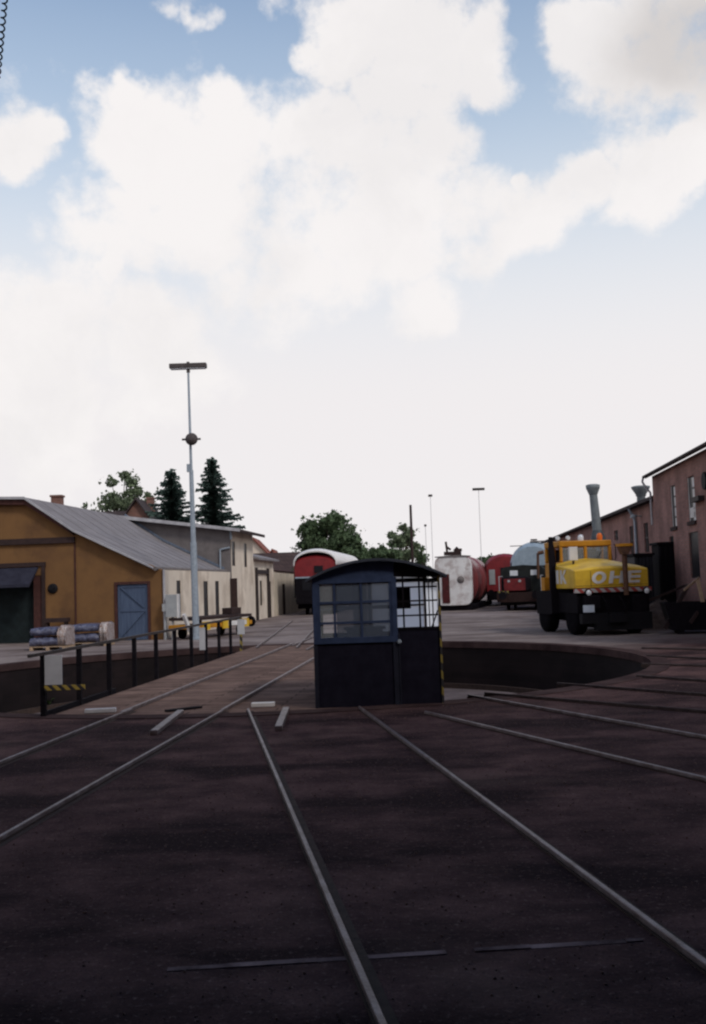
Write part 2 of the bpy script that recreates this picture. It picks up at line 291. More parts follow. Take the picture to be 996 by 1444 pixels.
# ------------------------------------------------------------------ mesh helpers
class MB:
    def __init__(s): s.v = []; s.f = []; s.sm = []
    def add(s, vs, fs, smooth=False):
        o = len(s.v); s.v += [tuple(v) for v in vs]; s.f += [tuple(i + o for i in f) for f in fs]; s.sm += [smooth] * len(fs); return s
    def box(s, x0, x1, y0, y1, z0, z1):
        return s.add([(x0,y0,z0),(x1,y0,z0),(x1,y1,z0),(x0,y1,z0),(x0,y0,z1),(x1,y0,z1),(x1,y1,z1),(x0,y1,z1)],
                     [(0,3,2,1),(4,5,6,7),(0,1,5,4),(1,2,6,5),(2,3,7,6),(3,0,4,7)])
    def bar(s, p, q, w, h, up=(0, 0, 1)):
        p, q = Vector(p), Vector(q); d = (q - p).normalized(); u = Vector(up)
        sd = d.cross(u)
        if sd.length < 1e-4: sd = d.cross(Vector((1, 0, 0)))
        sd.normalize(); u = sd.cross(d).normalized()
        a, b = sd * w / 2, u * h / 2; vs = []
        for c in (p, q): vs += [c - a - b, c + a - b, c + a + b, c - a + b]
        return s.add(vs, [(0,1,2,3),(7,6,5,4),(0,4,5,1),(1,5,6,2),(2,6,7,3),(3,7,4,0)])
    def tube(s, p, q, r0, r1=None, n=12, caps=True):
        r1 = r0 if r1 is None else r1
        p, q = Vector(p), Vector(q); d = (q - p).normalized(); a = d.orthogonal().normalized(); b = d.cross(a); vs = []
        for c, r in ((p, r0), (q, r1)):
            for i in range(n): t = 2 * math.pi * i / n; vs.append(c + a * r * math.cos(t) + b * r * math.sin(t))
        s.add(vs, [(i, (i + 1) % n, n + (i + 1) % n, n + i) for i in range(n)], True)
        if caps: s.add(vs[:n], [tuple(range(n))[::-1]]); s.add(vs[n:], [tuple(range(n))])
        return s
    def path(s, pts, r, n=8):
        for a, b in zip(pts, pts[1:]): s.tube(a, b, r, r, n)
        return s
    def lathe(s, prof, o=(0, 0, 0), n=20, ax='Z'):
        vs = []; o = Vector(o)
        for r, z in prof:
            for i in range(n):
                t = 2 * math.pi * i / n; c, d = r * math.cos(t), r * math.sin(t)
                vs.append(o + Vector((c, d, z) if ax == 'Z' else (z, c, d) if ax == 'X' else (d, z, c)))
        m = len(prof); fs = [(k * n + i, k * n + (i + 1) % n, (k + 1) * n + (i + 1) % n, (k + 1) * n + i) for k in range(m - 1) for i in range(n)]
        s.add(vs, fs, True); s.add(vs[:n], [tuple(range(n))[::-1]]); s.add(vs[-n:], [tuple(range(n))]); return s
    def prism(s, pts, y0, y1, ax='Y', smooth=False):          # outline in (x,z) run along y, or (y,z) along x, or (x,y) along z
        f = (lambda a, b, c: (a, c, b)) if ax == 'Y' else (lambda a, b, c: (c, a, b)) if ax == 'X' else (lambda a, b, c: (a, b, c))
        n = len(pts); vs = [f(a, b, y0) for a, b in pts] + [f(a, b, y1) for a, b in pts]
        s.add(vs, [(i, (i + 1) % n, n + (i + 1) % n, n + i) for i in range(n)], smooth)
        s.add(vs[:n], [tuple(range(n))[::-1]]); s.add(vs[n:], [tuple(range(n))]); return s
    def loft(s, rings, smooth=True, cap=True):
        n = len(rings[0]); vs = [p for r in rings for p in r]
        s.add(vs, [(k * n + i, k * n + (i + 1) % n, (k + 1) * n + (i + 1) % n, (k + 1) * n + i) for k in range(len(rings) - 1) for i in range(n)], smooth)
        if cap: s.add(rings[0], [tuple(range(n))[::-1]]); s.add(rings[-1], [tuple(range(n))])
        return s
    def build(s, name, m, parent=None, bevel=0.0, fix=True):
        me = bpy.data.meshes.new(name); me.from_pydata(s.v, [], s.f)
        me.polygons.foreach_set('use_smooth', s.sm)
        if fix:
            bm = bmesh.new(); bm.from_mesh(me); bmesh.ops.recalc_face_normals(bm, faces=bm.faces); bm.to_mesh(me); bm.free()
        me.materials.append(m); me.update()
        o = bpy.data.objects.new(name, me); COL.objects.link(o)
        if parent: o.parent = parent
        if bevel:
            md = o.modifiers.new('bevel', 'BEVEL'); md.width = bevel; md.segments = 2; md.limit_method = 'ANGLE'
        return o
def thing(name, label, cat, loc=(0, 0, 0), rz=0.0, group=None):
    o = bpy.data.objects.new(name, None); COL.objects.link(o); o.location = loc; o.rotation_euler = (0, 0, R(rz)); o.empty_display_size = .2
    o['label'] = label; o['category'] = cat
    if group: o['group'] = group
    return o
def tag(o, label, cat, group=None):
    o['label'] = label; o['category'] = cat
    if group: o['group'] = group
    return o
def struct(o): o['kind'] = 'structure'; return o
def dup(root, loc, rz, label, group=None):
    def cp(o, par):
        c = o.copy(); COL.objects.link(c)
        if par: c.parent = par
        for ch in o.children: cp(ch, c)
        return c
    r = cp(root, None); r.location = loc; r.rotation_euler = (0, 0, R(rz)); r['label'] = label
    if group: r['group'] = group
    return r
class Frame:                                                     # survey frame: local x right, y away, turned to the right by HEAD
    def __init__(s, o, deg=HEAD):
        s.o = Vector(o); a = R(deg); s.ex = Vector((math.cos(a), -math.sin(a), 0)); s.ey = Vector((math.sin(a), math.cos(a), 0))
    def loc(s, w): d = w - s.o; return (d.dot(s.ex), d.dot(s.ey), d.z)
    def onx(s, px, py, x=0.0):                                   # where a sight line meets the local plane x = const
        d = Vector(ray(px, py)); c = Vector(CAM); t = ((s.o + s.ex * x - c).dot(s.ex)) / d.dot(s.ex); return s.loc(c + d * t)
    def ony(s, px, py, y=0.0):
        d = Vector(ray(px, py)); c = Vector(CAM); t = ((s.o + s.ey * y - c).dot(s.ey)) / d.dot(s.ey); return s.loc(c + d * t)

# ------------------------------------------------------------------ ground, pit
def ring_pts(r, n=96): return [(CEN.x + r * math.cos(2 * math.pi * i / n), CEN.y + r * math.sin(2 * math.pi * i / n)) for i in range(n)]
g = MB(); n = 96; rad = [PR + .32, 9, 12, 17, 25, 45, 90, 250, 700, 2000]
vs = [(x, y, 0) for r in rad for x, y in ring_pts(r)]
g.add(vs, [(k * n + i, k * n + (i + 1) % n, (k + 1) * n + (i + 1) % n, (k + 1) * n + i) for k in range(len(rad) - 1) for i in range(n)])
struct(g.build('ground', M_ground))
p = MB()
p.add([(x, y, -PD) for x, y in ring_pts(PR + .3)], [tuple(range(n))])
struct(p.build('pit_floor', M_concrete))
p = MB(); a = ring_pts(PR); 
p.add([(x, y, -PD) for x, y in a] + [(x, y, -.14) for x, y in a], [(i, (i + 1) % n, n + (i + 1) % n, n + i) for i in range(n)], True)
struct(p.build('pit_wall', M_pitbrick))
p = MB(); a0, a1 = ring_pts(PR - .03), ring_pts(PR + .325)
p.add([(x, y, -.145) for x, y in a0] + [(x, y, .012) for x, y in a0] + [(x, y, .012) for x, y in a1] + [(x, y, -.145) for x, y in a1],
      [(k * n + i, k * n + (i + 1) % n, ((k + 1) % 4) * n + (i + 1) % n, ((k + 1) % 4) * n + i) for k in range(4) for i in range(n)])
struct(p.build('pit_kerb', M_coping))
t = MB(); a0, a1 = ring_pts(PR - .75), ring_pts(PR - .68)      # the ring rail the bridge end wheels run on
t.add([(x, y, -PD) for x, y in a0] + [(x, y, -PD + .13) for x, y in a0] + [(x, y, -PD + .13) for x, y in a1] + [(x, y, -PD) for x, y in a1],
      [(k * n + i, k * n + (i + 1) % n, ((k + 1) % 4) * n + (i + 1) % n, ((k + 1) % 4) * n + i) for k in range(4) for i in range(n)])
tag(t.build('ring_rail', M_railside), 'circular rail on the floor of the turntable pit', 'rail')
# threshold of the shed doorway in the foreground
s = MB(); a, b = G(236, 1368), G(905, 1326)
rnd = random.Random(3); u = 0.0
while u < 1:                                                      # worn, broken strip, partly buried
    v = min(1, u + rnd.uniform(.08, .25)); p_, q_ = a.lerp(b, u), a.lerp(b, v - rnd.choice((0, 0, .03, .06))); zz = rnd.uniform(-.004, .001)
    s.bar((p_.x, p_.y, zz), (q_.x, q_.y, zz), rnd.uniform(.03, .05), .012); u = v
struct(s.build('door_sill', mat('worn_sill_concrete', (.26, .19, .19), .95, 0, (.06, .04, .042), 3, .6, spec=.02)))

# ------------------------------------------------------------------ tracks
def track(label, lines, z=.0, hh=.04, mats=None):
    o = thing('railway_track', label, 'railway track', (0, 0, 0), 0)
    c = sum(((Vector(p) + Vector(q)) * .5 for p, q in lines), Vector()) / len(lines); o.location = (c.x, c.y, 0)
    for p_, q_ in lines:
        p_, q_ = Vector(p_) - c, Vector(q_) - c
        m = MB(); m.bar((p_.x, p_.y, hh - .015), (q_.x, q_.y, hh - .015), .031, .034)
        r = m.build('rail', mats or M_rail, o, bevel=.006)
        w = MB(); w.bar((p_.x, p_.y, (hh - .032) / 2 - .02), (q_.x, q_.y, (hh - .032) / 2 - .02), .052, hh - .032 + .04)
        d = (q_ - p_).normalized(); sd = Vector((d.y, -d.x, 0))
        w.bar(p_ + sd * .052 + Vector((0, 0, -.003)), q_ + sd * .052 + Vector((0, 0, -.003)), .045, .012)
        w.build('rail_web', M_railside, r)
    return o
def ext(a, b, k): return b + (b - a) * k
def line(p, q, back=0.0, fwd=0.0):
    a, b = G(*p), G(*q); d = (b - a).normalized(); return (a - d * back, b + d * fwd)
track('straight track in the middle foreground ending at the pit edge', [line((535, 1444), (350, 1003), 3), line((996, 1369), (507, 1000), 1.5)])
track('track at the lower left leading onto the turntable bridge', [line((0, 1079), (186, 1003), 5), line((0, 1187), (316, 1004), 5)])
track('track fanning right just beside the cab, thin near rail', [line((996, 1103), (600, 1007), 5), line((996, 1043), (661, 983), 5)])
track('track behind it on the right with two faint rails', [line((996, 1006), (684, 980), 5), line((996, 982), (786, 966), 5)], mats=M_raildull)
track('third track from the cab on the right edge of the pit', [line((996, 962), (898, 955), 5), line((996, 940.5), (905, 938), 5)], mats=M_raildull)
track('farthest track of the fan meeting the pit at its right end', [line((996, 930), (912, 926), 5), line((996, 917), (905, 915), 5)], mats=M_raildull)
pb = MB(); rnd = random.Random(77)
for _ in range(9000):
    y = 2.6 + 12.5 * rnd.random() ** 1.3; x = rnd.uniform(-.42, .42) * (y + 2.5)
    if (Vector((x, y, 0)) - CEN).length < PR + .36: continue
    q = rnd.choice((.4, .5, .7, .7, 1.1)) * .009 * (.7 + y * .05); h = q * rnd.uniform(.5, 1.0); a = rnd.uniform(0, 6.28); e = rnd.uniform(.6, 1)
    vs = [(x + q * math.cos(a + t) * (1 if i % 2 else e), y + q * math.sin(a + t) * (1 if i % 2 else e), -.002) for i, t in enumerate((0, 1.26, 2.5, 3.77, 5.03))]
    tp_ = [(x + (vx - x) * .55, y + (vy - y) * .55, h) for vx, vy, _ in vs]
    pb.add(vs + tp_, [(i, (i + 1) % 5, 5 + (i + 1) % 5, 5 + i) for i in range(5)] + [(5, 6, 7, 8, 9)])
o_ = pb.build('gravel', mat('loose_cinder_stones', (.17, .115, .105), .95, 0, (.075, .048, .045), 3.3, 1, spec=.03), fix=False); o_['kind'] = 'stuff'; o_['label'] = 'small loose stones scattered over the dark cinder ground'
# loose check rails in front of the bridge
def stub(p, q, lab, w=.09, m=M_rail):
    a, b = G(*p), G(*q); k = MB(); k.bar((a.x, a.y, .03), (b.x, b.y, .03), w, .06); o = k.build('rail_stub', m, bevel=.01)
    return tag(o, lab, 'short rail', 'short rail pieces at the pit edge')
stub((217, 1037), (255, 1007), 'short slanting rail piece between the two left rails')
stub((393, 1031), (404, 1003), 'short rail piece just right of the middle track end')
stub((120, 1006), (164, 1004), 'pale flat bar on the bridge corner by the first handrail post', .10, M_fascia)
stub((355, 997), (388, 996), 'short white flat bar on the bridge end above the middle track', .12, M_white)
d_ = MB(); a, b = G(255, 1003), G(283, 998); d_.bar((a.x - .2, a.y, .01), (b.x, b.y, .01), .10, .03)
tag(d_.build('steel_plate', M_black), 'dark steel plate lying between the rails at the pit edge', 'plate')
def weed(px, py, lab, sd_, h=.22, z=0.0):
    q = G(px, py, z); rn = random.Random(sd_); k = MB()
    for i in range(26):
        a = rn.uniform(0, 6.28); l = h * rn.uniform(.5, 1.1); d = Vector((math.cos(a), math.sin(a), 0)); sdv = Vector((-d.y, d.x, 0)) * .018
        m1 = d * l * .35 + Vector((0, 0, l * .7)); tp_ = d * l * .8 + Vector((0, 0, l * rn.uniform(.6, 1)))
        k.add([-sdv, sdv, m1 + sdv * 1.4, m1 - sdv * 1.4], [(0, 1, 2, 3)]); k.add([m1 - sdv * 1.4, m1 + sdv * 1.4, tp_], [(0, 1, 2)])
    o = k.build('weed', M_ivy, fix=False); o.location = q; tag(o, lab, 'weed')
weed(69, 996, 'green weed tuft just right of the first handrail post', 1, .24, -PD); weed(34, 998, 'smaller green weed left of the first handrail post', 2, .16, -PD)
# yard tracks beyond the pit
track('track running from the bridge to the red railcar', [line((412, 911), (441, 899), 0), line((432, 917), (455, 905), 0)], hh=.03)
track('track in the far yard crossing toward the white roofed railcar', [line((361, 914), (412, 876), 0), line((418, 914), (446, 884), 0)], hh=.03)
U = Vector((math.sin(R(HEAD)), math.cos(R(HEAD)), 0))

# ------------------------------------------------------------------ turntable bridge
br = thing('turntable_bridge', 'turntable bridge with brown plank deck and two rails over the pit', 'turntable bridge', (CEN.x, CEN.y, 0), -HEAD)
Lh = PR - .10
def arc(x, k=1): return k * math.sqrt(PR ** 2 - x ** 2) - k * .09
dk = MB()
xs = [-1.95 + 4.05 * i / 14 for i in range(15)]
out = [(x, arc(x, -1)) for x in xs] + [(x, arc(x)) for x in xs[::-1]]
dk.prism(out, -.11, -.004, 'Z')
xs2 = [2.102, 2.5, 3.0, 3.27]
dk.prism([(x, arc(x, -1)) for x in xs2] + [(3.27, -4.5), (2.102, -4.5)], -.11, -.004, 'Z')
dk.build('deck', M_plank, br)
for sx in (-1.1, .72):
    k = MB(); k.box(sx - .03, sx + .03, -Lh + .3, Lh - .3, -.82, -.112); k.box(sx - .17, sx + .17, -Lh + .3, Lh - .3, -.145, -.115); k.box(sx - .17, sx + .17, -Lh + .3, Lh - .3, -.86, -.825)
    k.build('girder', M_black, br)
k = MB()
for y in range(-6, 7): k.box(-1.9, 1.9, y - .05, y + .05, -.42, -.15)
k.build('cross_beam', M_black, br)
for sx in (-.905, .5):
    k = MB(); k.box(sx - .02, sx + .02, -math.sqrt(PR*PR-sx*sx)+.1, math.sqrt(PR*PR-sx*sx)-.1, -.004, .05); k.build('rail', M_rail, br, bevel=.008)
k = MB(); k.lathe([(.62, -PD), (.62, -.95), (.35, -.9), (.35, -.83)], n=24); k.build('pivot', M_black, br)
for sx in (-1.2, 1.2):
    for sy in (-1, 1):
        k = MB(); k.lathe([(.12, -.06), (.3, -.06), (.3, .06), (.12, .06)], (sx, sy * 6.55, -PD + .43), 20, 'Y'); k.build('wheel', M_black, br)

# handrail along the bridge's left edge
p0, p9 = G(62, 1011), G(340.5, 914.5)
hr = thing('handrail', 'black steel handrail with thin posts along the left edge of the turntable', 'handrail', p0, 0)
dv = p9 - p0; NP = 11
for i in range(NP):
    q = dv * (i / (NP - 1)); k = MB(); k.box(q.x - .035, q.x + .035, q.y - .035, q.y + .035, -.10, .84 if i < NP - 1 else .86)
    k.build('post', M_hazard if i == NP - 1 else M_black, hr)
k = MB(); k.bar(Vector((0, 0, .86)), dv + Vector((0, 0, .86)), .05, .045); k.bar(Vector((-.12, -.25, .85)), Vector((0, 0, .86)), .045, .045); k.build('top_rail', M_frame, hr)
k = MB(); k.bar(Vector((0, 0, .02)), dv * .22 + Vector((0, 0, .02)), .04, .10); k.build('edge_strip', M_black, hr)  # black strip drawn for the dark line along the deck edge
def board(f, w, h, z, lab, haz=False):
    q = p0 + dv * f; o = thing('notice_board', lab, 'notice board', (q.x + .04, q.y - .06, z), 0, 'white boards on the handrail')
    k = MB(); k.box(0, w, -.012, .012, 0, h); k.build('panel', M_board, o)
    if haz: k = MB(); k.box(0, w + .32, -.03, -.014, -.075, -.008); k.build('hazard_strip', M_hazsm, o)
board(0, .235, .40, .44, 'white blank board on the nearest handrail post above a hazard strip', True)
board(.645, .13, .50, .30, 'white blank board hung near the middle of the handrail')
board(.955, .19, .40, .42, 'white blank board at the far end by the striped post')

# ------------------------------------------------------------------ operator cab
cb = thing('operator_cab', 'dark blue turntable cab with curved roof and glazed upper half', 'cab', G(535, 995.5), 0)
x0, x1, xm, dep = -.87, .885, .262, 2.3     # left edge, right edge, middle post, depth
WZ = .90                                    # window sill
HZ = 1.74                                   # eaves
def arch(x): u = (x - .02) / .95; return HZ + .25 * (1 - u * u)
rings = []
for yy in (-.12, dep + .12):
    top = [(-.96 + 1.95 * i / 20) for i in range(21)]
    rings.append([(x, yy, arch(x) + .035) for x in top] + [(x, yy, arch(x)) for x in top[::-1]])
k = MB(); k.loft(rings, False); k.build('roof', mat('blue_grey_roof_sheet', (.055, .06, .08), .6, 0, (.032, .036, .05), 5, .8), cb)
for yy in (0, dep - .03):
    k = MB(); k.prism([(x0, HZ + .002), (xm, HZ + .002)] + [(xm - (xm - x0) * i / 12, arch(xm - (xm - x0) * i / 12) - .006) for i in range(13)], yy, yy + .03)
    k.build('gable_panel', M_blue, cb)
for yy in (.002, dep - .032):
    k = MB(); k.prism([(xm + .003, HZ + .04), (x1, HZ + .003)] + [(x1 - (x1 - xm - .003) * i / 8, arch(x1 - (x1 - xm - .003) * i / 8) - .006) for i in range(9)], yy, yy + .03)
    k.build('gable_panel', M_black, cb)
k = MB()     # lower body: left bay, right bay and sides
k.box(x0, xm, 0, .035, -.02, WZ); k.box(xm, x1, .012, .04, -.02, 1.03); k.box(x0, x0 + .035, .036, dep - .036, -.02, WZ); k.box(x1 - .035, x1, .042, dep - .036, -.02, WZ); k.box(x0, x1, dep - .034, dep, -.02, WZ)
k.box(x0 + .04, x1 - .04, .05, dep - .05, -.02, .05)
k.build('lower_panel', M_navy, cb)
k = MB()     # frame of the left bay
for x, w in ((x0 + .032, .065), (xm - .005, .07)): k.box(x - w / 2, x + w / 2, -.02, .05, WZ - .02, HZ + .02)
k.box(x0, xm, -.022, .04, HZ - .045, HZ + .01); k.box(x0, xm, -.024, .042, WZ - .03, WZ + .05)
k.box(x0 + .065, x0 + .10, -.012, .03, WZ, HZ - .04); k.box(xm - .075, xm - .04, -.012, .03, WZ, HZ - .04)
k.build('window_frame', M_blue, cb)
k = MB(); k.box(xm - .04, xm + .03, -.02, .05, -.02, WZ - .022); k.build('lower_post', M_navy2, cb)
k = MB(); k.box(x0 - .004, x0 + .05, -.015, .03, -.02, WZ - .035); k.build('lower_post', M_navy2, cb)
k = MB()
for z in (1.15, 1.43): k.box(x0 + .06, xm - .03, -.008, .022, z - .016, z + .016)
k.box(x0 + .06, xm - .03, .06, .075, 1.325, 1.35)
for x in (x0 + .30, -.20): k.box(x - .016, x + .016, -.006, .02, WZ, HZ - .04)
k.build('glazing_bar', M_blue, cb)
k = MB(); k.box(x0 + .325, xm - .06, .006, .010, WZ + .04, HZ - .05); k.build('window_pane', M_glassdull, cb)
k = MB(); k.box(x0 + .09, x0 + .28, .006, .010, WZ + .04, HZ - .05); k.build('window_pane', M_glassclear, cb)
k = MB()     # right bay bars, open to the light
for z in (1.22, 1.42, 1.61): k.box(xm, x1 - .03, .005, .028, z - .011, z + .011)
for x in (xm + .12, xm + .345): k.box(x - .012, x + .012, .003, .03, 1.03, HZ + .03)
k.bar((x1 - .12, .02, 1.05), (x1 - .03, .02, 1.28), .018, .018)
k.box(xm, x1, .0, .04, 1.025, 1.06)
k.build('glazing_bar', M_black, cb)
k = MB(); k.box(x1 - .018, x1 + .01, -.012, .05, -.02, HZ + .02); k.build('corner_post', M_hazard, cb)
k = MB(); k.box(xm + .035, xm + .052, -.03, -.005, -.01, .98); k.build('door_edge', M_navy2, cb)
k = MB(); k.lathe([(.022, -.03), (.03, -.02), (.03, 0), (.02, .01)], (xm + .045, -.03, WZ - .03), 12, 'Y'); k.build('door_knob', M_galv, cb)
k = MB()     # far wall and side windows
for x in (x0 + .03, -.05, x1 - .03): k.box(x - .03, x + .03, dep - .05, dep - .002, WZ, HZ)
for z in (1.31,): k.box(x0, x1, dep - .04, dep - .01, z - .012, z + .012)
k.box(x0, x1, dep - .04, dep - .008, HZ - .06, HZ + .0)
for x in (x0 + .025, x1 - .025):
    k.box(x - .02, x + .02, .05, dep - .05, HZ - .07, HZ - .01)
    for yy in (.8, 1.55): k.box(x - .018, x + .018, yy - .02, yy + .02, WZ, HZ - .07)
k.build('rear_frame', M_black, cb)
k = MB(); k.box(x0 + .55, -.09, dep - .028, dep - .022, WZ, HZ - .07); k.build('rear_pane', M_glassdull, cb)
k = MB(); k.box(-.01, x1 - .07, dep - .028, dep - .022, WZ, HZ + .05); k.build('rear_pane', M_milky, cb)
k = MB(); k.box(x1 - .03, x1 - .024, .06, dep - .06, WZ, HZ - .08); k.build('side_pane', M_milky, cb)
k = MB(); k.box(xm + .03, xm + .235, .25, .45, 1.31, 1.61); k.build('control_box', M_black, cb)
k = MB(); k.box(-.42, .1, .6, 1.0, .05, 1.02); k.box(-.46, .14, .56, 1.04, 1.02, 1.05); k.build('control_desk', M_navy, cb)

# ------------------------------------------------------------------ left row of buildings
A = D(231.5, 903, 33.7); A.z = 0
F = Frame(A)
def hole_wall(mb, u0, u1, z0, z1, holes, y0, y1, ax):           # wall made of blocks round its openings
    us = sorted({u0, u1, *[h[0] for h in holes], *[h[1] for h in holes]})
    for a, b in zip(us, us[1:]):
        hs = sorted([(h[2], h[3]) for h in holes if h[0] <= a + 1e-6 and h[1] >= b - 1e-6]); z = z0
        for c, d in hs + [(z1, z1)]:
            if c > z + 1e-6:
                if ax == 'X': mb.box(a, b, y0, y1, z, c)
                else: mb.box(y0, y1, a, b, z, c)
            z = max(z, d)
sh = thing('goods_shed', 'ochre yellow shed with grey felt roof and blue boarded door', 'shed', A, -HEAD)
XE, XB, XU, XL = -.25, -3.02, -4.72, -10.5
ZE, ZB, ZU, ZL = 2.42, 3.80, 4.98, 5.2
door = F.ony(164, 823), F.ony(211, 902)
dx0, dx1, dz1 = door[0][0], door[1][0], door[0][2]
pd = F.ony(-140, 800), F.ony(60, 796); px0, px1, pz1 = -9.0, pd[1][0], pd[1][2] - .04
k = MB(); hole_wall(k, -10.5, 0, -.05, 2.30, [(dx0, dx1, -.05, dz1), (px0, px1, -.05, pz1)], 0, .25, 'X')
def rz(x): return np.interp(x, [XL, XU, XB, XE], [ZL, ZU, ZB, ZE])
k.prism([(-10.5, 2.30), (0, 2.30), (0, rz(0) - .10), (XB, ZB - .12), (XU, ZU - .12), (-10.5, ZL - .12)], 0, .25)
k.build('front_wall', M_orange, sh)
SL = 10.3
wn = [F.onx(249, 818), F.onx(256, 874), F.onx(287, 820), F.onx(294.5, 868), F.onx(303.5, 821), F.onx(310, 866), F.onx(323, 815), F.onx(333, 880)]
holes = [(wn[0][1], wn[1][1], .55, 1.98), (wn[2][1], wn[3][1], .5, 1.95), (wn[4][1], wn[5][1], .5, 1.95)]
k = MB(); hole_wall(k, .25, SL, -.05, 2.34, holes, -.25, 0, 'Y'); k.box(-10.5, -.25, SL - .2, SL, -.05, 2.4)
k.build('side_wall', M_cream, sh)
for a, b, c, d in holes:
    k = MB(); k.box(-.05, -.03, a, b, c, d); w = k.build('window', M_window, sh)
    k = MB()
    for u in (a, b - .05): k.box(-.06, -.015, u, u + .04, c, d)
    for z in (c, (c + d) / 2, d - .05): k.box(-.058, -.017, a + .04, b - .04, z, z + .04)
    k.build('frame', M_frame, w)
k = MB(); k.prism([(XE, ZE), (XB, ZB), (XU, ZU), (XL, ZL), (XL, ZL - .06), (XU, ZU - .065), (XB, ZB - .065), (XE, ZE - .06)], -.25, SL); k.build('roof', M_roof, sh)
k = MB()
for i in range(1, 9):
    y = -.25 + i * 1.17
    for (xa, za), (xb, zb) in (((XE, ZE), (XB, ZB)), ((XB, ZB), (XU, ZU))): k.bar((xa, y, za + .004), (xb, y, zb + .004), .035, .012)
k.build('felt_lap', mat('felt_lap_grey', (.20, .185, .19), .9, 0, (.14, .13, .135), 2), sh)
k = MB(); k.prism([(XE, ZE + .02), (XB, ZB + .02), (XU, ZU + .02), (XL, ZL + .02), (XL, ZL - .05), (XU, ZU - .07), (XB, ZB - .06), (XE, ZE - .03)], -.29, -.252); k.build('verge', M_fascia, sh)
k = MB(); k.prism([(XB - .3, ZB + .1), (XU, ZU - .075), (XL, ZL - .055), (XL, ZL - .24), (XU, ZU - .25), (XB, ZB - .18)], -.2, -.004); k.build('barge_board', M_redtrim, sh)
b1 = F.ony(106, 757); k = MB(); k.box(-10.5, b1[0], -.09, -.005, b1[2] - .20, b1[2]); k.build('beam', M_brownwood, sh)
k = MB(); k.box(b1[0] - .03, b1[0] + .02, -.03, -.004, 0, b1[2] - .21); k.build('corner_strip', M_redtrim, sh)
k = MB(); k.tube((.05, -.04, 0), (.05, -.04, 2.35), .04); k.build('downpipe', M_fascia, sh)
k = MB(); k.tube((-.2, -.2, ZE - .03), (-.2, SL + .1, ZE - .03), .07); k.build('gutter', M_greyclad, sh)
# blue door
dr = MB(); dr.box(dx0 + .04, dx1 - .04, .05, .11, 0, dz1 - .04); do = dr.build('blue_door', M_bluedoor, sh)
k = MB(); 
for u in (dx0 + .04, dx1 - .12): k.box(u, u + .08, .025, .049, .02, dz1 - .05)
for z in (.02, dz1 / 2, dz1 - .15): k.box(dx0 + .12, dx1 - .12, .027, .049, z, z + .09)
k.bar((dx0 + .15, .036, .12), (dx1 - .15, .036, dz1 / 2), .02, .06, (0, 1, 0)); k.bar((dx1 - .15, .036, dz1 / 2 + .1), (dx0 + .15, .036, dz1 - .15), .02, .06, (0, 1, 0))
k.build('brace', M_bluedoor, do)
k = MB(); k.box(dx0 - .06, dx0 + .03, -.03, .12, 0, dz1 + .05); k.box(dx1 - .03, dx1 + .06, -.03, .12, 0, dz1 + .05); k.box(dx0 + .03, dx1 - .03, -.03, .12, dz1 - .035, dz1 + .05); k.build('door_frame', M_redtrim, sh)
# porch doorway with canopy
k = MB(); k.box(px0, px1 - .35, .30, .36, 0, pz1); o_ = k.build('porch_door', mat('dark_green_door', (.014, .022, .024), .7, 0, (.008, .012, .013), 4), sh)
k = MB(); k.box(px1 - .33, px1 - .02, .02, .30, 0, pz1 - .03); k.build('porch_jamb', M_redtrim, sh)
k = MB(); k.box(px0, px1 + .12, -.06, .02, pz1 - .02, pz1 + .12); k.box(px1 - .02, px1 + .1, -.05, .02, 0, pz1 - .02); k.build('porch_frame', M_brownwood, sh)
k = MB(); k.prism([(-.75, pz1 - .62), (-.02, pz1 - .04), (-.02, pz1 - .12), (-.75, pz1 - .72)], px0, px1 - .15, 'X'); k.build('canopy', mat('dark_blue_canopy', (.030, .031, .048), .6, 0, (.018, .018, .03), 4), sh)
q = F.ony(75, 830); k = MB(); k.lathe([(.17, 0), (.17, -.05), (.12, -.07)], (q[0], 0, q[2]), 20, 'Y'); k.lathe([(.06, -.05), (.06, -.12)], (q[0], 0, q[2]), 12, 'Y'); k.build('round_vent', M_dark, sh)
# dark bench under the vent
q0, q1 = F.ony(64, 872, -.4), F.ony(97, 880, -.4)
k = MB(); k.box(q0[0], q1[0], -.55, -.25, q0[2] - .14, q0[2]); k.box(q0[0] + .05, q0[0] + .12, -.5, -.3, 0, q0[2] - .14); k.box(q1[0] - .12, q1[0] - .05, -.5, -.3, 0, q0[2] - .14)
o_ = k.build('workbench', M_brownwood); o_.location = A; o_.rotation_euler = (0, 0, R(-HEAD)); tag(o_, 'dark timber bench against the ochre wall behind the wrapped bundles', 'bench')

# grey and cream two-storey building
TS0, TS1 = SL + .02, 15.4
tb = thing('workshop_building', 'cream two storey workshop with slate clad grey front above the felt roof', 'building', A + F.ey * TS0, -HEAD)
ln = TS1 - TS0
def tz(x): return 4.28 - .145 * x
k = MB(); k.prism([(-9.5, 0), (0, 0), (0, tz(0) - .1), (-9.5, tz(-9.5) - .1)], 0, .25); k.build('front_wall', M_greyclad, tb)
wa, wb = F.onx(325, 763), F.onx(331, 796); wc = F.onx(343.5, 764); we = F.onx(348, 794)
hs = [(.35, 1.0, 2.62, 3.72), (wc[1] - TS0, we[1] - TS0, 2.6, 3.72)]
da, db_ = F.onx(324.5, 815), F.onx(334.5, 880)
hs2 = hs + [(.30, 1.55, -.05, 2.05)]
k = MB(); hole_wall(k, .25, ln, -.05, tz(0) - .1, hs2 if False else [(a, b, c, d) for a, b, c, d in hs] + [], -.25, .02, 'Y'); k.box(-9.5, -.25, ln - .2, ln, 0, 4.1)
k.build('side_wall', M_cream, tb)
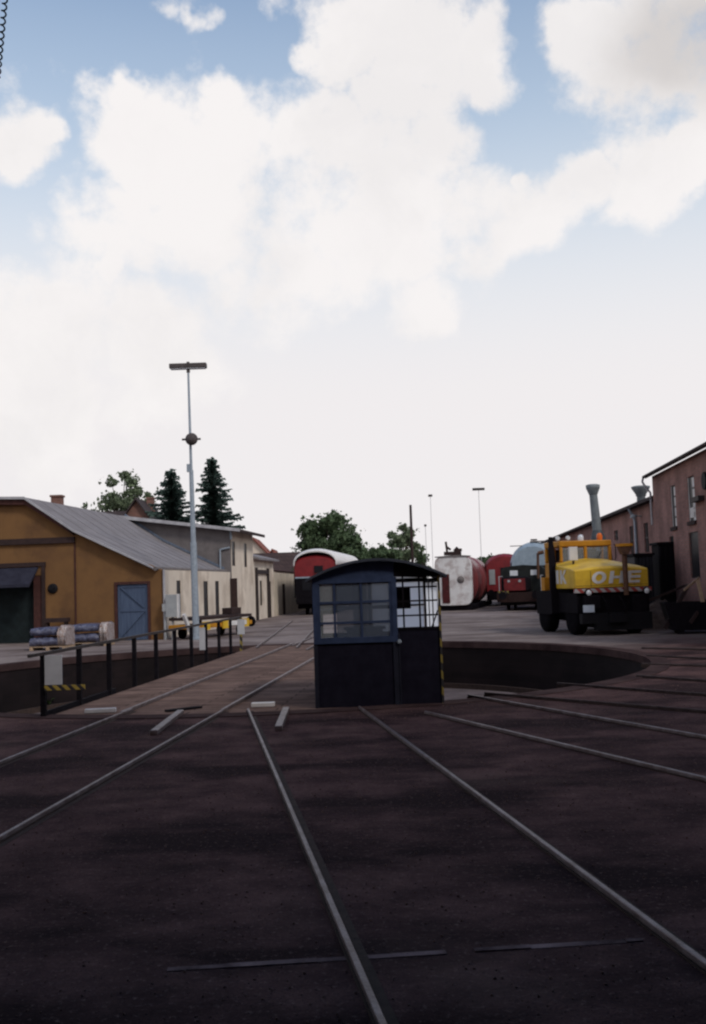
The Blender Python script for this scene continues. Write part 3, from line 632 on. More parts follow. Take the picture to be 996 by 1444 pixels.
for a, b, c, d in hs:
    k = MB(); k.box(-.03, -.01, a, b, c, d); w = k.build('window', M_window, tb)
    k = MB(); k.box(-.04, .005, a, b, (c + d) / 2 - .03, (c + d) / 2 + .03); k.box(-.042, .003, a, a + .05, c, d); k.box(-.042, .003, b - .05, b, c, d); k.build('frame', M_frame, w)
k = MB(); k.box(.024, .32, -.16, -.08, 0, 2.06); k.build('open_door', M_brownwood, tb)
k = MB(); k.prism([(.55, tz(.55)), (.55, tz(.55) - .09), (-9.8, tz(-9.8) - .09), (-9.8, tz(-9.8))], -.35, ln + .2); k.build('roof', M_roof, tb)
k = MB(); k.prism([(.56, tz(.56) + .03), (.56, tz(.56) - .11), (-9.8, tz(-9.8) - .14), (-9.8, tz(-9.8) + .03)], -.40, -.352); k.build('fascia', M_fascia, tb)
k = MB(); k.box(.552, .60, -.35, ln + .2, tz(.55) - .14, tz(.55) - .01); k.build('eaves_board', M_brownwood, tb)
k = MB()
fl = [(XE, ZE + .03), (XB, ZB + .03), (XU, ZU + .03)]
for (xa, za), (xb, zb) in zip(fl, fl[1:]): k.bar((xa, -.05, za + .05), (xb, -.05, zb + .05), .06, .10)
k.build('flashing', mat('blue_grey_lead_flashing', (.16, .19, .25), .6), tb)
k = MB(); k.tube((-.42, -.06, tz(-.42) - 1.0), (-.42, -.06, 2.5), .04); k.tube((-.42, -.06, tz(-.42) - 1.0), (.02, -.06, tz(-.42) - .92), .04); k.build('downpipe', M_galv, tb)
k = MB(); k.tube((.08, -.06, tz(0) - .1), (.08, -.06, tz(0) - .5), .05); k.build('downpipe', M_galv, tb)

# lower cream building beyond
lb = thing('low_store', 'low cream store with grey lean-to roof beyond the two storey workshop', 'building', A + F.ey * (TS1 + .05), -HEAD)
k = MB(); hs = [(1.6, 2.2, .7, 1.95), (4.1, 4.8, 0, 1.9)]; hole_wall(k, 0, 5.6, -.05, 3.0, hs, -.25, 0, 'Y'); k.box(-4.5, -.25, 0, .25, 0, 3.0); k.box(-4.5, -.25, 5.4, 5.6, 0, 3.0); k.build('wall', M_cream, lb)
k = MB(); k.prism([(.3, 2.98), (-4.5, 4.25), (-4.5, 4.34), (.3, 3.08)], -.02, 5.8); k.build('roof', M_roof, lb)
k = MB(); k.box(-.05, -.03, 1.6, 2.2, .7, 1.95); k.build('window', M_window, lb)
k = MB(); k.box(-.05, -.03, 4.1, 4.8, 0, 1.9); k.build('door', M_brownwood, lb)
for y in (.5, 3.6):
    k = MB(); k.box(.003, .12, y - .1, y + .1, 0, 2.6); k.build('buttress', M_frame, lb)
k = MB(); k.box(.003, .10, .62, 3.48, 2.30, 2.5); k.build('lintel_beam', M_frame, lb)
# yard wall
wl = thing('yard_wall', 'long cream garden wall running back beside the red railcar', 'wall', A + F.ey * (TS1 + 5.75), -HEAD)
k = MB(); k.prism([(0, 0), (24, 0), (24, 2.25), (0, 2.45)], -.3, 0, 'X'); k.build('panel', mat('pale_stained_render', (.74, .64, .51), .9, 0, (.48, .41, .33), 1.2, 1, .2, 20), wl)
k = MB(); k.prism([(0, 2.455), (24, 2.255), (24, 2.33), (0, 2.53)], -.34, .04, 'X'); k.build('coping', M_coping, wl)
k = MB(); k.box(.003, .05, 2.6, 3.2, 0, 1.75); k.build('gate', M_brownwood, wl)

def leaves(mb, c, r, n, size, rnd, squash=.8):
    for _ in range(n):
        while True:
            d = Vector((rnd.uniform(-1, 1), rnd.uniform(-1, 1), rnd.uniform(-1, 1)))
            if .15 < d.length < 1: break
        d = d.normalized() * d.length ** .45
        q = Vector(c) + Vector((d.x * r, d.y * r, d.z * r * squash)); s = size * rnd.uniform(.6, 1.3)
        a = Vector((rnd.gauss(0, 1), rnd.gauss(0, 1), rnd.gauss(0, .7))).normalized(); b = a.orthogonal().normalized(); b = (b * math.cos(rnd.random() * 6.3) + a.cross(b) * math.sin(rnd.random() * 6.3))
        e = a.cross(b)
        mb.add([q - b * s, q + e * s * .6, q + b * s, q - e * s * .6 + a * s * .25], [(0, 1, 2, 3)])
ivy = MB(); rnd = random.Random(5)
for i in range(9): leaves(ivy, (-.15 + rnd.uniform(-.2, .2), 11 + i * 1.1, 2.45 + rnd.uniform(-.2, .25)), .65, 70, .16, rnd)
o_ = ivy.build('ivy', M_ivy, fix=False); o_.location = A + F.ey * (TS1 + 5.75); o_.rotation_euler = (0, 0, R(-HEAD)); tag(o_, 'green ivy growing over the top of the cream wall', 'ivy')

# ------------------------------------------------------------------ background houses
def house(name, label, px, py_base, y, w, dpt, ze, zr, wallm, roofm, rz_=0, ridge='X', chim=(), wins=()):
    c = D(px, 800, y); o = thing(name, label, 'house', (c.x, c.y, 0), rz_)
    k = MB(); hw, hd = w / 2, dpt / 2
    k.box(-hw, hw, -hd, hd, 0, ze)
    if ridge == 'X': k.prism([(-hd, ze), (hd, ze), (0, zr - .1)], -hw, hw, 'X')
    else: k.prism([(-hw, ze), (hw, ze), (0, zr - .1)], -hd, hd, 'Y')
    k.build('wall', wallm, o)
    k = MB(); e = .35; sl = (zr - ze) / (hd if ridge == 'X' else hw)
    if ridge == 'X': k.prism([(-hd - e, ze - e * sl), (0, zr), (hd + e, ze - e * sl), (hd + e, ze - e * sl + .15), (0, zr + .16), (-hd - e, ze - e * sl + .15)], -hw - .3, hw + .3, 'X')
    else: k.prism([(-hw - e, ze - e * sl), (0, zr), (hw + e, ze - e * sl), (hw + e, ze - e * sl + .15), (0, zr + .16), (-hw - e, ze - e * sl + .15)], -hd - .3, hd + .3, 'Y')
    rf = k.build('roof', roofm, o)
    for cx, cy, cz0, cz1, cw in chim:
        k = MB(); k.box(cx - cw / 2, cx + cw / 2, cy - .3, cy + .3, cz0, cz1 - .12); k.box(cx - cw / 2 - .06, cx + cw / 2 + .06, cy - .36, cy + .36, cz1 - .12, cz1); k.build('chimney', M_chimbrick, rf)
    for wx, wz, ww, wh in wins:
        k = MB(); k.box(wx, wx + ww, -hd - .03, -hd - .004, wz, wz + wh); k.build('window', M_window, o)
    return o
house('dark_roofed_house', 'house with long dark tiled roof below the leafy tree', 168, 0, 78, 4.6, 6, 5.2, 7.75, M_cream, M_darktile)
house('gabled_house', 'house with dark steep gable and brick chimney beside the first spruce', 206, 0, 76, 2.8, 6, 6.3, 8.3, M_chimbrick, M_darktile, 0, 'Y', [(.35, .5, 7, 8.75, .5)])
house('brick_chimney_house', 'house with square red brick chimney showing above the felt roof', 72, 0, 62, 2.6, 5, 5.6, 6.95, M_chimbrick, M_darktile, 0, 'Y', [(.75, -1, 6, 7.65, .62)])
house('red_roofed_house', 'house with red tiled roof and white gable behind the low store', 362, 0, 96, 4.6, 7, 3.6, 6.1, M_cream, M_redtile, 0, 'Y', [])
house('white_gable_house', 'small white gabled house with red roof and two windows', 388, 0, 100, 1.7, 6, 3.6, 5.1, M_white, M_redtile, 0, 'Y', [], [(-.5, 3.2, .35, .6), (.15, 3.2, .35, .6)])
house('brown_roofed_house', 'barn with big brown tiled roof left of the red railcar', 396, 0, 79, 5.0, 5.5, 2.1, 4.1, M_cream, M_browntile, -4, 'X')

# ------------------------------------------------------------------ trees
def leafy(name, label, px, y, ztop, wpx, zbot, m, seed, nclump=16, nleaf=150, ls=.26, group=None):
    rnd = random.Random(seed); c = D(px, 800, y); o = thing(name, label, 'tree', (c.x, c.y, 0), 0, group)
    rw = wpx / FPX * y / 2; hc = ztop - zbot; tr = MB(); cr = MB()
    tr.tube((0, 0, 0), (.1, 0, zbot + hc * .35), .3, .18, 10)
    nclump = int(nclump * 2.2)
    for i in range(nclump):
        a = rnd.uniform(0, 6.28); u = rnd.random(); el = math.asin(min(1, max(-.75, rnd.uniform(-.75, 1)))); rad_ = rnd.uniform(.35, .86) if i > nclump * .4 else rnd.uniform(.72, .9)
        q = Vector((rw * rad_ * math.cos(a) * math.cos(el), rw * rad_ * math.sin(a) * math.cos(el), zbot + hc * (.5 + .5 * rad_ * math.sin(el))))
        rc = min(rw, hc / 2) * rnd.uniform(.16, .34)
        tr.tube((.05, 0, zbot + hc * .3 * rnd.random()), q, .09, .025, 6)
        leaves(cr, q, rc, int(nleaf * 1.5), ls * .46, rnd, .75)
        for _ in range(int(nleaf * .12)):                        # loose sprays that break the outline
            d = Vector((rnd.gauss(0, 1), rnd.gauss(0, 1), rnd.gauss(0, .8))) * rc * .75; leaves(cr, q + d, ls * .8, 3, ls * .55, rnd)
    tr.build('trunk', M_bark, o); cr.build('crown', m, o, fix=False); return o
leafy('leafy_tree', 'rounded leafy tree rising behind the dark roofed house', 172, 92, 13.0, 64, 6.2, M_leaf2, 3, 14, 150, .28)
leafy('leafy_tree', 'thin pale leafy tree peeking over the felt roof', 128, 95, 10.4, 26, 7.0, M_leaf2, 8, 5, 60, .26)
leafy('leafy_tree', 'small leafy tree squeezed between gable house and first spruce', 212, 95, 11.4, 26, 6.5, M_leaf2, 9, 5, 70, .26)
leafy('oak_tree', 'broad dark green tree behind the white roofed railcar', 466, 105, 9.3, 86, 3.4, M_leaf, 12, 20, 200, .34)
leafy('oak_tree', 'low rounded green tree just right of the broad tree', 512, 100, 6.0, 52, 1.4, M_leaf, 14, 12, 170, .32)
leafy('leafy_tree', 'dark bushy tree above the cab roof', 540, 108, 6.1, 46, 1.6, M_leaf, 15, 10, 170, .32)
leafy('leafy_tree', 'pale green tall tree beside the dark telegraph pole', 569, 112, 8.5, 48, 2.0, M_leaf2, 21, 13, 130, .32)
leafy('leafy_tree', 'small bush shaped tree right of the telegraph pole', 596, 118, 6.0, 26, 1.5, M_leaf, 22, 8, 110, .32)
leafy('leafy_tree', 'distant dark tree seen between the tank and the locomotive', 694, 130, 4.9, 60, 1.2, M_leaf, 25, 10, 130, .36)
def spruce(label, px, y, ztop, wpx, seed):
    rnd = random.Random(seed); c = D(px, 740, y); o = thing('spruce_tree', label, 'tree', (c.x, c.y, 0), 0, 'spruces behind the workshop'); rw = wpx / FPX * y / 2
    t_ = MB(); t_.tube((0, 0, 0), (0, 0, ztop - .3), .25, .02, 8); t_.build('trunk', M_bark, o)
    k = MB(); z = 3.2
    while z < ztop - .1:
        f = (ztop - z) / (ztop - 3.2); L = rw * (.05 + 1.0 * f ** .9)
        nb = int(9 + 9 * f)
        for i in range(nb):
            a = 6.283 * (i + rnd.random()) / nb; l = L * rnd.choice((.4, .55, .7, .8, .9, 1.0, 1.12)) * rnd.uniform(.9, 1.08); d = Vector((math.cos(a), math.sin(a), 0)); sd = Vector((-d.y, d.x, 0)); zz = z + rnd.uniform(-.2, .2)
            m_ = max(3, int(l / .10)); zc = lambda u: zz - .55 * l * u + .42 * l * u * u
            for j in range(m_):
                u = (j + rnd.random()) / m_; cpt = d * (l * u) + Vector((0, 0, zc(u))); w = (.10 + .30 * (1 - u) * min(1, l)) * rnd.uniform(.7, 1.3)
                for s_ in (-1, 1):
                    tip = cpt + sd * s_ * w + d * .2 + Vector((0, 0, rnd.uniform(-.24, .02)))
                    k.add([cpt - d * .12, cpt + d * .14 + Vector((0, 0, .05)), tip], [(0, 1, 2)])
                k.add([cpt - d * .14, cpt + d * .12, cpt + d * .02 + Vector((0, 0, -.10 - .20 * (1 - u) * rnd.random()))], [(0, 1, 2)])
            tip = d * l * 1.06 + Vector((0, 0, zc(1) + .05)); b0 = d * l * .6 + Vector((0, 0, zc(.6))); k.add([b0 + sd * .08, b0 - sd * .08, tip], [(0, 1, 2)])
        z += .20 + .22 * f
    k.tube((0, 0, ztop - .7), (0, 0, ztop), .06, .01, 5)
    k.build('crown', M_spruce, o, fix=False)
spruce('shorter broad spruce standing left of the tall lamp mast', 243, 70, 10.2, 126, 2)
spruce('taller pointed spruce standing right of the tall lamp mast', 301, 68, 10.6, 118, 6)

# ------------------------------------------------------------------ masts
q = G(277, 902); top = D(265.5, 517, q.y); 
lm = thing('lamp_mast', 'tall slim grey lamp mast with bar lamp on top and round disc', 'lamp mast', q, 0); tp = top - q
H_ = tp.z; 
k = MB(); f = lambda z: Vector((tp.x * z / H_, 0, z))
k.tube(f(0), f(3.2), .115, .105); k.tube(f(3.2), f(5.6), .085, .07); k.tube(f(5.6), f(H_), .048, .035); k.build('pole', M_galv, lm)
k = MB(); k.box(tp.x - .62, tp.x + .62, -.13, .13, H_ - .06, H_ + .10); k.tube(f(H_ - .2), f(H_ + .16), .06, .05); k.build('lamp_head', mat('dark_lamp_housing', (.10, .085, .085), .6), lm, bevel=.02)
k = MB(); k.box(tp.x - .58, tp.x + .58, -.10, .10, H_ - .085, H_ - .062); k.build('lens', M_lens, lm)
zd = D(271, 620, q.y).z; c = f(zd); k = MB(); k.lathe([(.05, -.16), (.19, -.10), (.21, 0), (.19, .06), (.05, .10)], (c.x + .06, -.12, zd), 20, 'Y'); k.tube((c.x - .26, -.1, zd), (c.x + .36, -.1, zd), .035); k.build('loudspeaker', mat('dark_lamp_housing', (.1, .08, .08)), lm)
zd = D(267, 660, q.y).z; k = MB(); k.box(f(zd).x - .14, f(zd).x - .03, -.06, .06, zd - .13, zd + .13); k.build('junction_box', M_galv, lm)
zd = 1.2; k = MB(); k.box(-.14, .14, -.14, .14, 0, .06); k.build('base_plate', M_galv, lm)
def mast(label, px, pyt, y, r, m, head=None, hy=0):
    c = D(px, pyt, y); b_ = Vector((c.x, c.y, 0)); o = thing('lamp_mast' if head else 'telegraph_pole', label, 'lamp mast' if head else 'pole', b_)
    k = MB(); k.tube((0, 0, 0), (0, 0, c.z), r, r * .7, 8); k.build('pole', m, o)
    if head: k = MB(); k.box(-head / 2, head / 2, -.15, .15, c.z - .02, c.z + .16); k.build('lamp_head', M_frame, o)
M_pale = mat('pale_far_steel', (.52, .52, .52), .6)
mast('dark wooden pole standing behind the cab roof', 579, 712, 70, .12, M_brownwood)
mast('thin far lamp mast with flat head above the white tank', 675, 691, 80, .026, M_pale, .95)
mast('faint lamp mast just right of the dark wooden pole', 607, 700, 88, .026, M_pale, .35)
mast('short faint mast behind the cab between the trees', 600, 742, 92, .03, M_pale, .2)
mast('small far lamp mast above the locomotive roof', 753, 762, 120, .035, M_pale, .75)

# ------------------------------------------------------------------ pallets, cabinet, trolley on the left
def bundle(label, pa, pb, y):
    a, b = D(pa[0], pa[1], y), D(pb[0], pb[1], y); w = b.x - a.x; o = thing('wrapped_pallet', label, 'pallet', ((a.x + b.x) / 2, y, 0), -2, 'wrapped bundles by the shed'); h = a.z
    k = MB(); 
    for x in (-w / 2, -.05, w / 2 - .1): k.box(x, x + .1, 0, .9, 0, .09)
    k.box(-w / 2, w / 2, 0, .9, .092, .115); k.build('pallet', M_timber, o)
    rnd = random.Random(int(pa[0])); zs = [.118, .12 + (h - .12) * .45, .12 + (h - .12) * .52, h * .95]
    def lump(x0_, x1_, z0_, z1_, m, nm):
        kk = MB(); rings = []
        for i in range(13):
            u = i / 12; x = x0_ + (x1_ - x0_) * u; bl = .9 + .1 * math.sin(math.pi * u); sg = rnd.uniform(-.06, .05); rings.append([(x, .04 + rnd.uniform(-.04, .03), z0_ + rnd.uniform(0, .03)), (x, .88, z0_), (x, .85, z0_ + (z1_ - z0_) * bl), (x, .08 + rnd.uniform(-.04, .04), z0_ + (z1_ - z0_) * (bl + sg)), (x, -.01 + rnd.uniform(-.04, .03), z0_ + (z1_ - z0_) * rnd.uniform(.4, .65))])
        kk.loft(rings, True); kk.build(nm, m, o)
    lump(-w / 2, w / 2 - .25, zs[0], zs[1], M_wrap, 'lower_sack'); lump(-w / 2 + .03, w / 2 - .27, zs[2], zs[3], M_wrap, 'upper_sack')
    lump(w / 2 - .24, w / 2, zs[0], h, M_wrapw, 'wrapped_end')
bundle('blue wrapped bundle on a pallet nearest the dark porch door', (41, 884), (93, 916), 29.6)
bundle('blue and white wrapped bundle on a pallet nearer the blue door', (98, 879), (151, 905), 31.0)
q = F.onx(238, 850, .5); q0 = G(243, 899)
cbn = thing('electrical_cabinet', 'grey electrical cabinet on a post in front of the cream wall', 'cabinet', D(244, 850, 33.4) * 1.0, -HEAD); cbn.location.z = 0
k = MB(); k.box(-.22, .16, -.12, .12, .75, 1.5); k.build('housing', M_greycab, cbn, bevel=.01)
k = MB(); k.box(.165, .22, -.12, .12, .72, 1.52); k.build('door', M_white, cbn)
k = MB(); k.box(-.34, -.225, -.1, .1, .95, 1.2); k.build('meter_box', M_greycab, cbn)
k = MB(); k.box(-.3, -.24, -.04, .04, 0, .95); k.box(-.05, .01, -.04, .04, 0, .75); k.build('leg', M_greycab, cbn)
# yellow track trolley
c0, c1 = D(256, 896, 32.6), D(343, 889, 36); 
tq = thing('track_trolley', 'low yellow track trolley with dark deck and black round buffer', 'trolley', ((c0.x + c1.x) / 2 - .1, 34.6, 0), 52)
Lt = 1.75
k = MB(); k.box(-Lt, Lt, -.5, .5, .34, .48); k.build('chassis', M_orangey, tq, bevel=.02)
for x in (-1.25, -.1, 1.05): k = MB(); k.box(x, x + .42, -.545, -.502, .28, .56); k.build('side_box', M_yellow, tq)
k = MB(); k.box(.2, 1.3, -.56, -.548, .36, .52); k.build('name_plate', M_white, tq)
k = MB(); k.box(-Lt + .1, Lt - .1, -.55, .55, .62, .72); k.box(.9, 1.5, -.2, .2, .73, .95); k.box(-1.2, -1.1, -.4, -.3, .48, .62); k.box(1.1, 1.2, -.4, -.3, .48, .62); k.build('deck', M_brownwood, tq)
for x in (-1.1, 1.1):
    for yy in (-.42, .42): k = MB(); k.lathe([(.05, -.05), (.2, -.05), (.2, .05), (.05, .05)], (x, yy, .2), 16, 'Y'); k.build('wheel', M_black, tq)
k = MB(); k.tube((Lt, -.2, .42), (Lt + .3, -.2, .42), .07); k.lathe([(.18, Lt + .3), (.19, Lt + .38)], (0, -.2, .42), 18, 'X'); k.build('buffer', M_black, tq)
k = MB(); k.bar((-1.9, -.5, .3), (-2.2, -.5, .85), .1, .1); k.build('lever', M_white, tq)
for o_ in (tq,): o_.rotation_euler = (0, 0, R(62))

# ------------------------------------------------------------------ red railcar
def ring_profile(w, z0, zs, zt, n=10):                          # body side up to zs, then an arched roof to zt
    pts = [(-w, z0), (-w, zs)]
    for i in range(1, n): a = math.pi * (1 - i / n); pts.append((w * math.cos(a), zs + (zt - zs) * math.sin(a)))
    return pts + [(w, zs), (w, z0)]
rcq = D(447, 870, 54.5); rc = thing('railcar', 'red railcar with rounded white roof and black lower front', 'railcar', (rcq.x, 54.5, 0), -HEAD)
w = 1.26
def body(prof, ys): return [[(x * s_, y, z if z < zlo else zlo + (z - zlo) * sz) for x, z in prof] for y, s_, sz, zlo in ys]
ends = [(-.0, .90, .86), (.12, .96, .93), (.4, 1, 1), (14.6, 1, 1), (15, .92, .9)]
k = MB(); k.loft([[(x * a, y, z) for x, z in [(-w, .98), (-w, 2.05), (w, 2.05), (w, .98)]] for y, a, _ in ends], False); k.build('lower_body', M_black, rc)
k = MB(); pr = [(-w, 2.06), (-w, 2.75)] + [(w * math.cos(math.pi * (1 - i / 12)), 2.75 + .55 * math.sin(math.pi * (1 - i / 12)) ** .8) for i in range(1, 12)] + [(w, 2.75), (w, 2.06)]
k.loft([[(x * a, y, 2.06 + (z - 2.06) * b_) for x, z in pr] for y, a, b_ in ends], True); k.build('upper_body', M_red, rc)
k = MB(); pro = [(w * 1.02 * math.cos(math.pi * (1 - i / 16)), 2.72 + (.92) * math.sin(math.pi * (1 - i / 16)) ** .75) for i in range(17)]
pri = [(x * .96, 2.70 + (z - 2.72) * .93) for x, z in pro[::-1]]
k.loft([[(x * a, y, 2.7 + (z - 2.7) * b_) for x, z in pro + pri] for y, a, b_ in [(-.06, .93, .86), (.2, .98, .95), (.6, 1, 1), (13, 1, 1), (14.4, .95, .9), (15.1, .85, .6)]], True); k.build('roof', mat('white_roof_paint', (.74, .71, .70), .45, 0, (.62, .59, .58), 2), rc)
k = MB(); k.box(-.06, .42, -.06, -.004, 2.30, 2.68); k.build('window', M_window, rc)
k = MB(); k.box(-w * .9, w * .9, -.05, -.004, 2.02, 2.10); k.build('waist_rail', M_bluegrey, rc)
for x in (-.75, .3): k = MB(); k.box(x, x + .5, -.03, -.004, 1.35, 1.9); k.build('front_window', M_window, rc)
k = MB(); k.box(-w * .85, w * .85, -.12, .3, .62, .97); k.build('buffer_beam', M_black, rc)
for x in (-.85, .85): k = MB(); k.tube((x, -.12, .85), (x, -.5, .85), .08); k.lathe([(.2, -.56), (.2, -.5)], (x, 0, .85), 18, 'Y'); k.build('buffer', M_black, rc)
k = MB(); k.box(-1.1, 1.1, .5, 14.5, .35, .96); k.build('underframe', M_black, rc)
for y in (1.5, 3.9, 11, 13.4):
    k = MB()
    for x in (-.72, .72): k.lathe([(.1, -.06), (.45, -.06), (.45, .06), (.1, .06)], (x, y, .45), 20, 'X')
    k.build('wheelset', M_black, rc)

# ------------------------------------------------------------------ white and red tank wagon
q = D(641, 862, 54); tk = thing('tank_wagon', 'wagon with flat white end and rounded red barrel body', 'wagon', (q.x, q.y, 0), -14)
def sup(w_, h_, cz, y, e, n_=40):
    o_ = []
    for i in range(n_):
        t_ = 6.2832 * i / n_; c_, s_ = math.cos(t_), math.sin(t_); o_.append((w_ * math.copysign(abs(c_) ** (2 / e), c_), y, cz + h_ * math.copysign(abs(s_) ** (2 / e), s_)))
    return o_
k = MB(); k.loft([sup(.985, 1.30, 1.60, -.06, 7), sup(1.0, 1.32, 1.60, .0, 7), sup(1.02, 1.33, 1.60, .3, 5.5)], True); k.build('end_wall', mat('streaky_white_paint', (.80, .79, .79), .5, 0, (.56, .54, .54), 1.0, .9, col3=(.34, .27, .26), scale3=1.5), tk)
k = MB(); k.loft([sup(1.03 * s_, 1.34 * s_, 1.60, y, e) for y, s_, e in ((.31, 1, 5.2), (1, 1.01, 3.2), (2.2, 1.03, 2.2), (2.21, 1.045, 2.2), (2.4, 1.045, 2.2), (2.41, 1.03, 2.1), (5.6, 1.05, 2), (5.61, 1.065, 2), (5.8, 1.065, 2), (5.81, 1.05, 2), (8.4, 1.03, 2), (9.3, .93, 2), (9.9, .7, 2), (10.1, .3, 2))], True); k.build('barrel', mat('dull_weathered_red', (.23, .045, .048), .4, 0, (.14, .03, .032), 1.4, .9, spec=.5, col3=(.12, .045, .042), scale3=1.3), tk)
k = MB(); k.box(-.60, -.20, -.10, -.058, .42, 1.98); k.build('door', M_dkred, tk)
k = MB(); k.lathe([(.02, -.13), (.16, -.10), (.20, -.062)], (.42, 0, 1.66), 16, 'Y'); k.build('hatch', M_greyclad, tk)
k = MB(); k.prism([(-.95, 2.90), (-.95, 2.95), (.3, 3.0), (.95, 2.95), (.95, 2.90)], -.10, .5); k.build('roof_cap', M_greyclad, tk)
k = MB(); k.box(-.45, .45, .0, .4, 3.0, 3.2); k.tube((-.3, .2, 3.2), (-.35, .2, 3.75), .06); k.tube((.1, .2, 3.2), (.3, .2, 3.4), .1); k.box(.2, .5, .1, .3, 3.2, 3.35); k.tube((-.35, .2, 3.5), (-.1, .2, 3.3), .06); k.build('roof_pump', M_brownwood, tk)
k = MB(); k.box(-.9, .95, .1, 10, .05, .30); k.build('underframe', M_black, tk)

# ------------------------------------------------------------------ locomotive and red coach
q = D(735, 864, 50.5); lo = thing('diesel_locomotive', 'dark diesel shunter with blue grey domed roof and red nose panel', 'locomotive', (q.x, q.y, 0), -15)
w = 1.12
k = MB(); k.box(-.95, .42, .0, 1.7, .95, 1.72); k.build('hood', M_black, lo, bevel=.12)
k = MB(); pr_ = [(-w, .95), (-w, 2.08), (-w * .8, 2.25), (0, 2.33), (w * .8, 2.25), (w, 2.08), (w, .95)]; k.prism(pr_, 1.7, 4.2); k.build('cab', mat('black_green_loco_paint', (.022, .026, .026), .6, 0, (.012, .013, .013), 4), lo, bevel=.05)
k = MB(); k.box(-w, w, 4.21, 5.5, .95, 1.9); k.build('rear_hood', M_black, lo)
k = MB()
for x in (-1.05, 1.05): k.tube((x, .1, .95), (x, .1, 1.75), .02); k.tube((x, .1, 1.75), (x, 1.68, 1.75), .02)
k.build('handrail', M_fascia, lo)
for x in (-.5, .05): k = MB(); k.lathe([(.06, -.05), (.09, -.01)], (x - .05, 0, 1.50), 12, 'Y'); k.build('headlight', M_greycab, lo)
for x in (-.45, .62): k = MB(); k.box(x - .2, x + .2, 1.67, 1.695, 1.78, 2.05); k.build('cab_window', M_lens, lo)
k = MB(); ends = [(4.25, .82, .8), (4.5, .95, .93), (4.9, 1, 1), (7.0, 1, 1), (7.6, .85, .8)]
pr = [(.38 + 1.36 * math.cos(math.pi * (1 - i / 14)), 2.30 + 1.32 * math.sin(math.pi * (1 - i / 14))) for i in range(15)]
k.loft([[(x * a, y, 2.3 + (z - 2.3) * b_) for x, z in pr] for y, a, b_ in ends], True); k.build('silver_hood', M_bluegrey, lo)
k = MB(); k.box(-.3, 1.5, 4.4, 7.4, .9, 2.29); k.build('rear_body', M_black, lo)
k = MB(); k.box(-.80, .28, -.03, -.004, 1.02, 1.62); k.build('nose_panel', M_dkred2, lo, bevel=.02)
k = MB(); k.box(-1.15, 1.15, -.2, .2, .45, .93); k.build('buffer_beam', mat('oily_brown_steel', (.035, .018, .017), .8), lo)
k = MB(); k.box(-1.1, -.55, -.23, -.205, .9, 1.02); k.build('hazard_panel', M_hazard, lo)
for x in (-.82, .82): k = MB(); k.tube((x, -.2, .8), (x, -.55, .8), .08); k.lathe([(.2, -.6), (.2, -.54)], (x, 0, .8), 16, 'Y'); k.build('buffer', M_black, lo)
k = MB(); k.box(-1.05, 1.05, .3, 5.3, .3, .94); k.build('underframe', M_dark, lo)
for y in (1.0, 4.4):
    k = MB()
    for x in (-.72, .72): k.lathe([(.1, -.06), (.42, -.06), (.42, .06), (.1, .06)], (x, y, .42), 20, 'X')
    k.build('wheelset', M_black, lo)
k = MB(); k.tube((.80, 1.6, 1.6), (.85, 1.5, 2.9), .07); k.tube((.85, 1.5, 2.9), (1.15, 1.5, 2.95), .10); k.build('exhaust_pipe', M_rust, lo)
k = MB(); k.box(-.9, .3, 4.6, 4.8, 3.40, 3.44); k.box(.2, 1.0, 4.6, 4.9, 3.60, 3.66); k.build('roof_rail', M_greyclad, lo)
q = D(706, 852, 60); rd = thing('red_coach', 'red rail coach with rounded roof half hidden behind the locomotive', 'coach', (q.x + .3, q.y, 0), -13)
k = MB(); pr = ring_profile(1.2, .9, 2.35, 3.15, 12); k.loft([[(x * a, y, .9 + (z - .9) * b_) for x, z in pr] for y, a, b_ in ((0, .88, .92), (.3, 1, 1), (11, 1, 1), (11.5, .9, .92))], True); k.build('body', M_red, rd)
k = MB(); k.box(-.9, -.55, -.03, -.004, 1.3, 2.2); k.build('stripe_panel', M_greycab, rd)
k = MB(); k.box(-.2, .3, -.03, -.004, 1.8, 2.3); k.build('window', M_window, rd)
k = MB(); k.box(-1.1, 1.1, .05, 11, .35, .88); k.build('underframe', M_black, rd)
for x in (-.8, .8): k = MB(); k.tube((x, .05, .8), (x, -.35, .8), .08); k.lathe([(.2, -.4), (.2, -.34)], (x, 0, .8), 16, 'Y'); k.build('buffer', M_black, rd)

# ------------------------------------------------------------------ yellow road-rail truck
q = G(867, 895); TY = 8.0
tr = thing('yellow_truck', 'yellow bonneted truck with white OHE lettering facing the turntable', 'truck', q, TY)
hw = 1.10
# bonnet: cross sections along the length (front at y=0)
def bon(y, w_, zb, ze_, zc): return [(-w_, y, zb), (-w_, y, ze_), (-w_ * .45, y, ze_ + (zc - ze_) * .75), (0, y, zc), (w_ * .45, y, ze_ + (zc - ze_) * .8), (w_, y, ze_), (w_, y, zb)]
k = MB(); k.loft([bon(.0, hw - .03, 1.34, 1.80, 1.87), bon(.06, hw, 1.32, 1.84, 1.93), bon(.7, hw, 1.32, 1.93, 2.08), bon(1.5, hw, 1.32, 1.98, 2.18), bon(1.95, hw, 1.32, 2.0, 2.2)], False); k.build('bonnet', M_yellow, tr, bevel=.025)
k = MB(); k.box(-.78, .86, 1.97, 3.4, 1.30, 2.10)
for x in (-.78, -.01, .76): k.box(x, x + .10, 1.98, 2.1, 2.10, 2.56)
for x in (-.78, .76): k.box(x, x + .1, 3.25, 3.4, 2.10, 2.56); k.box(x, x + .1, 2.6, 2.7, 2.10, 2.56)
k.box(-.78, .86, 1.97, 3.4, 2.56, 2.74); k.build('cab', M_orangey, tr, bevel=.03)
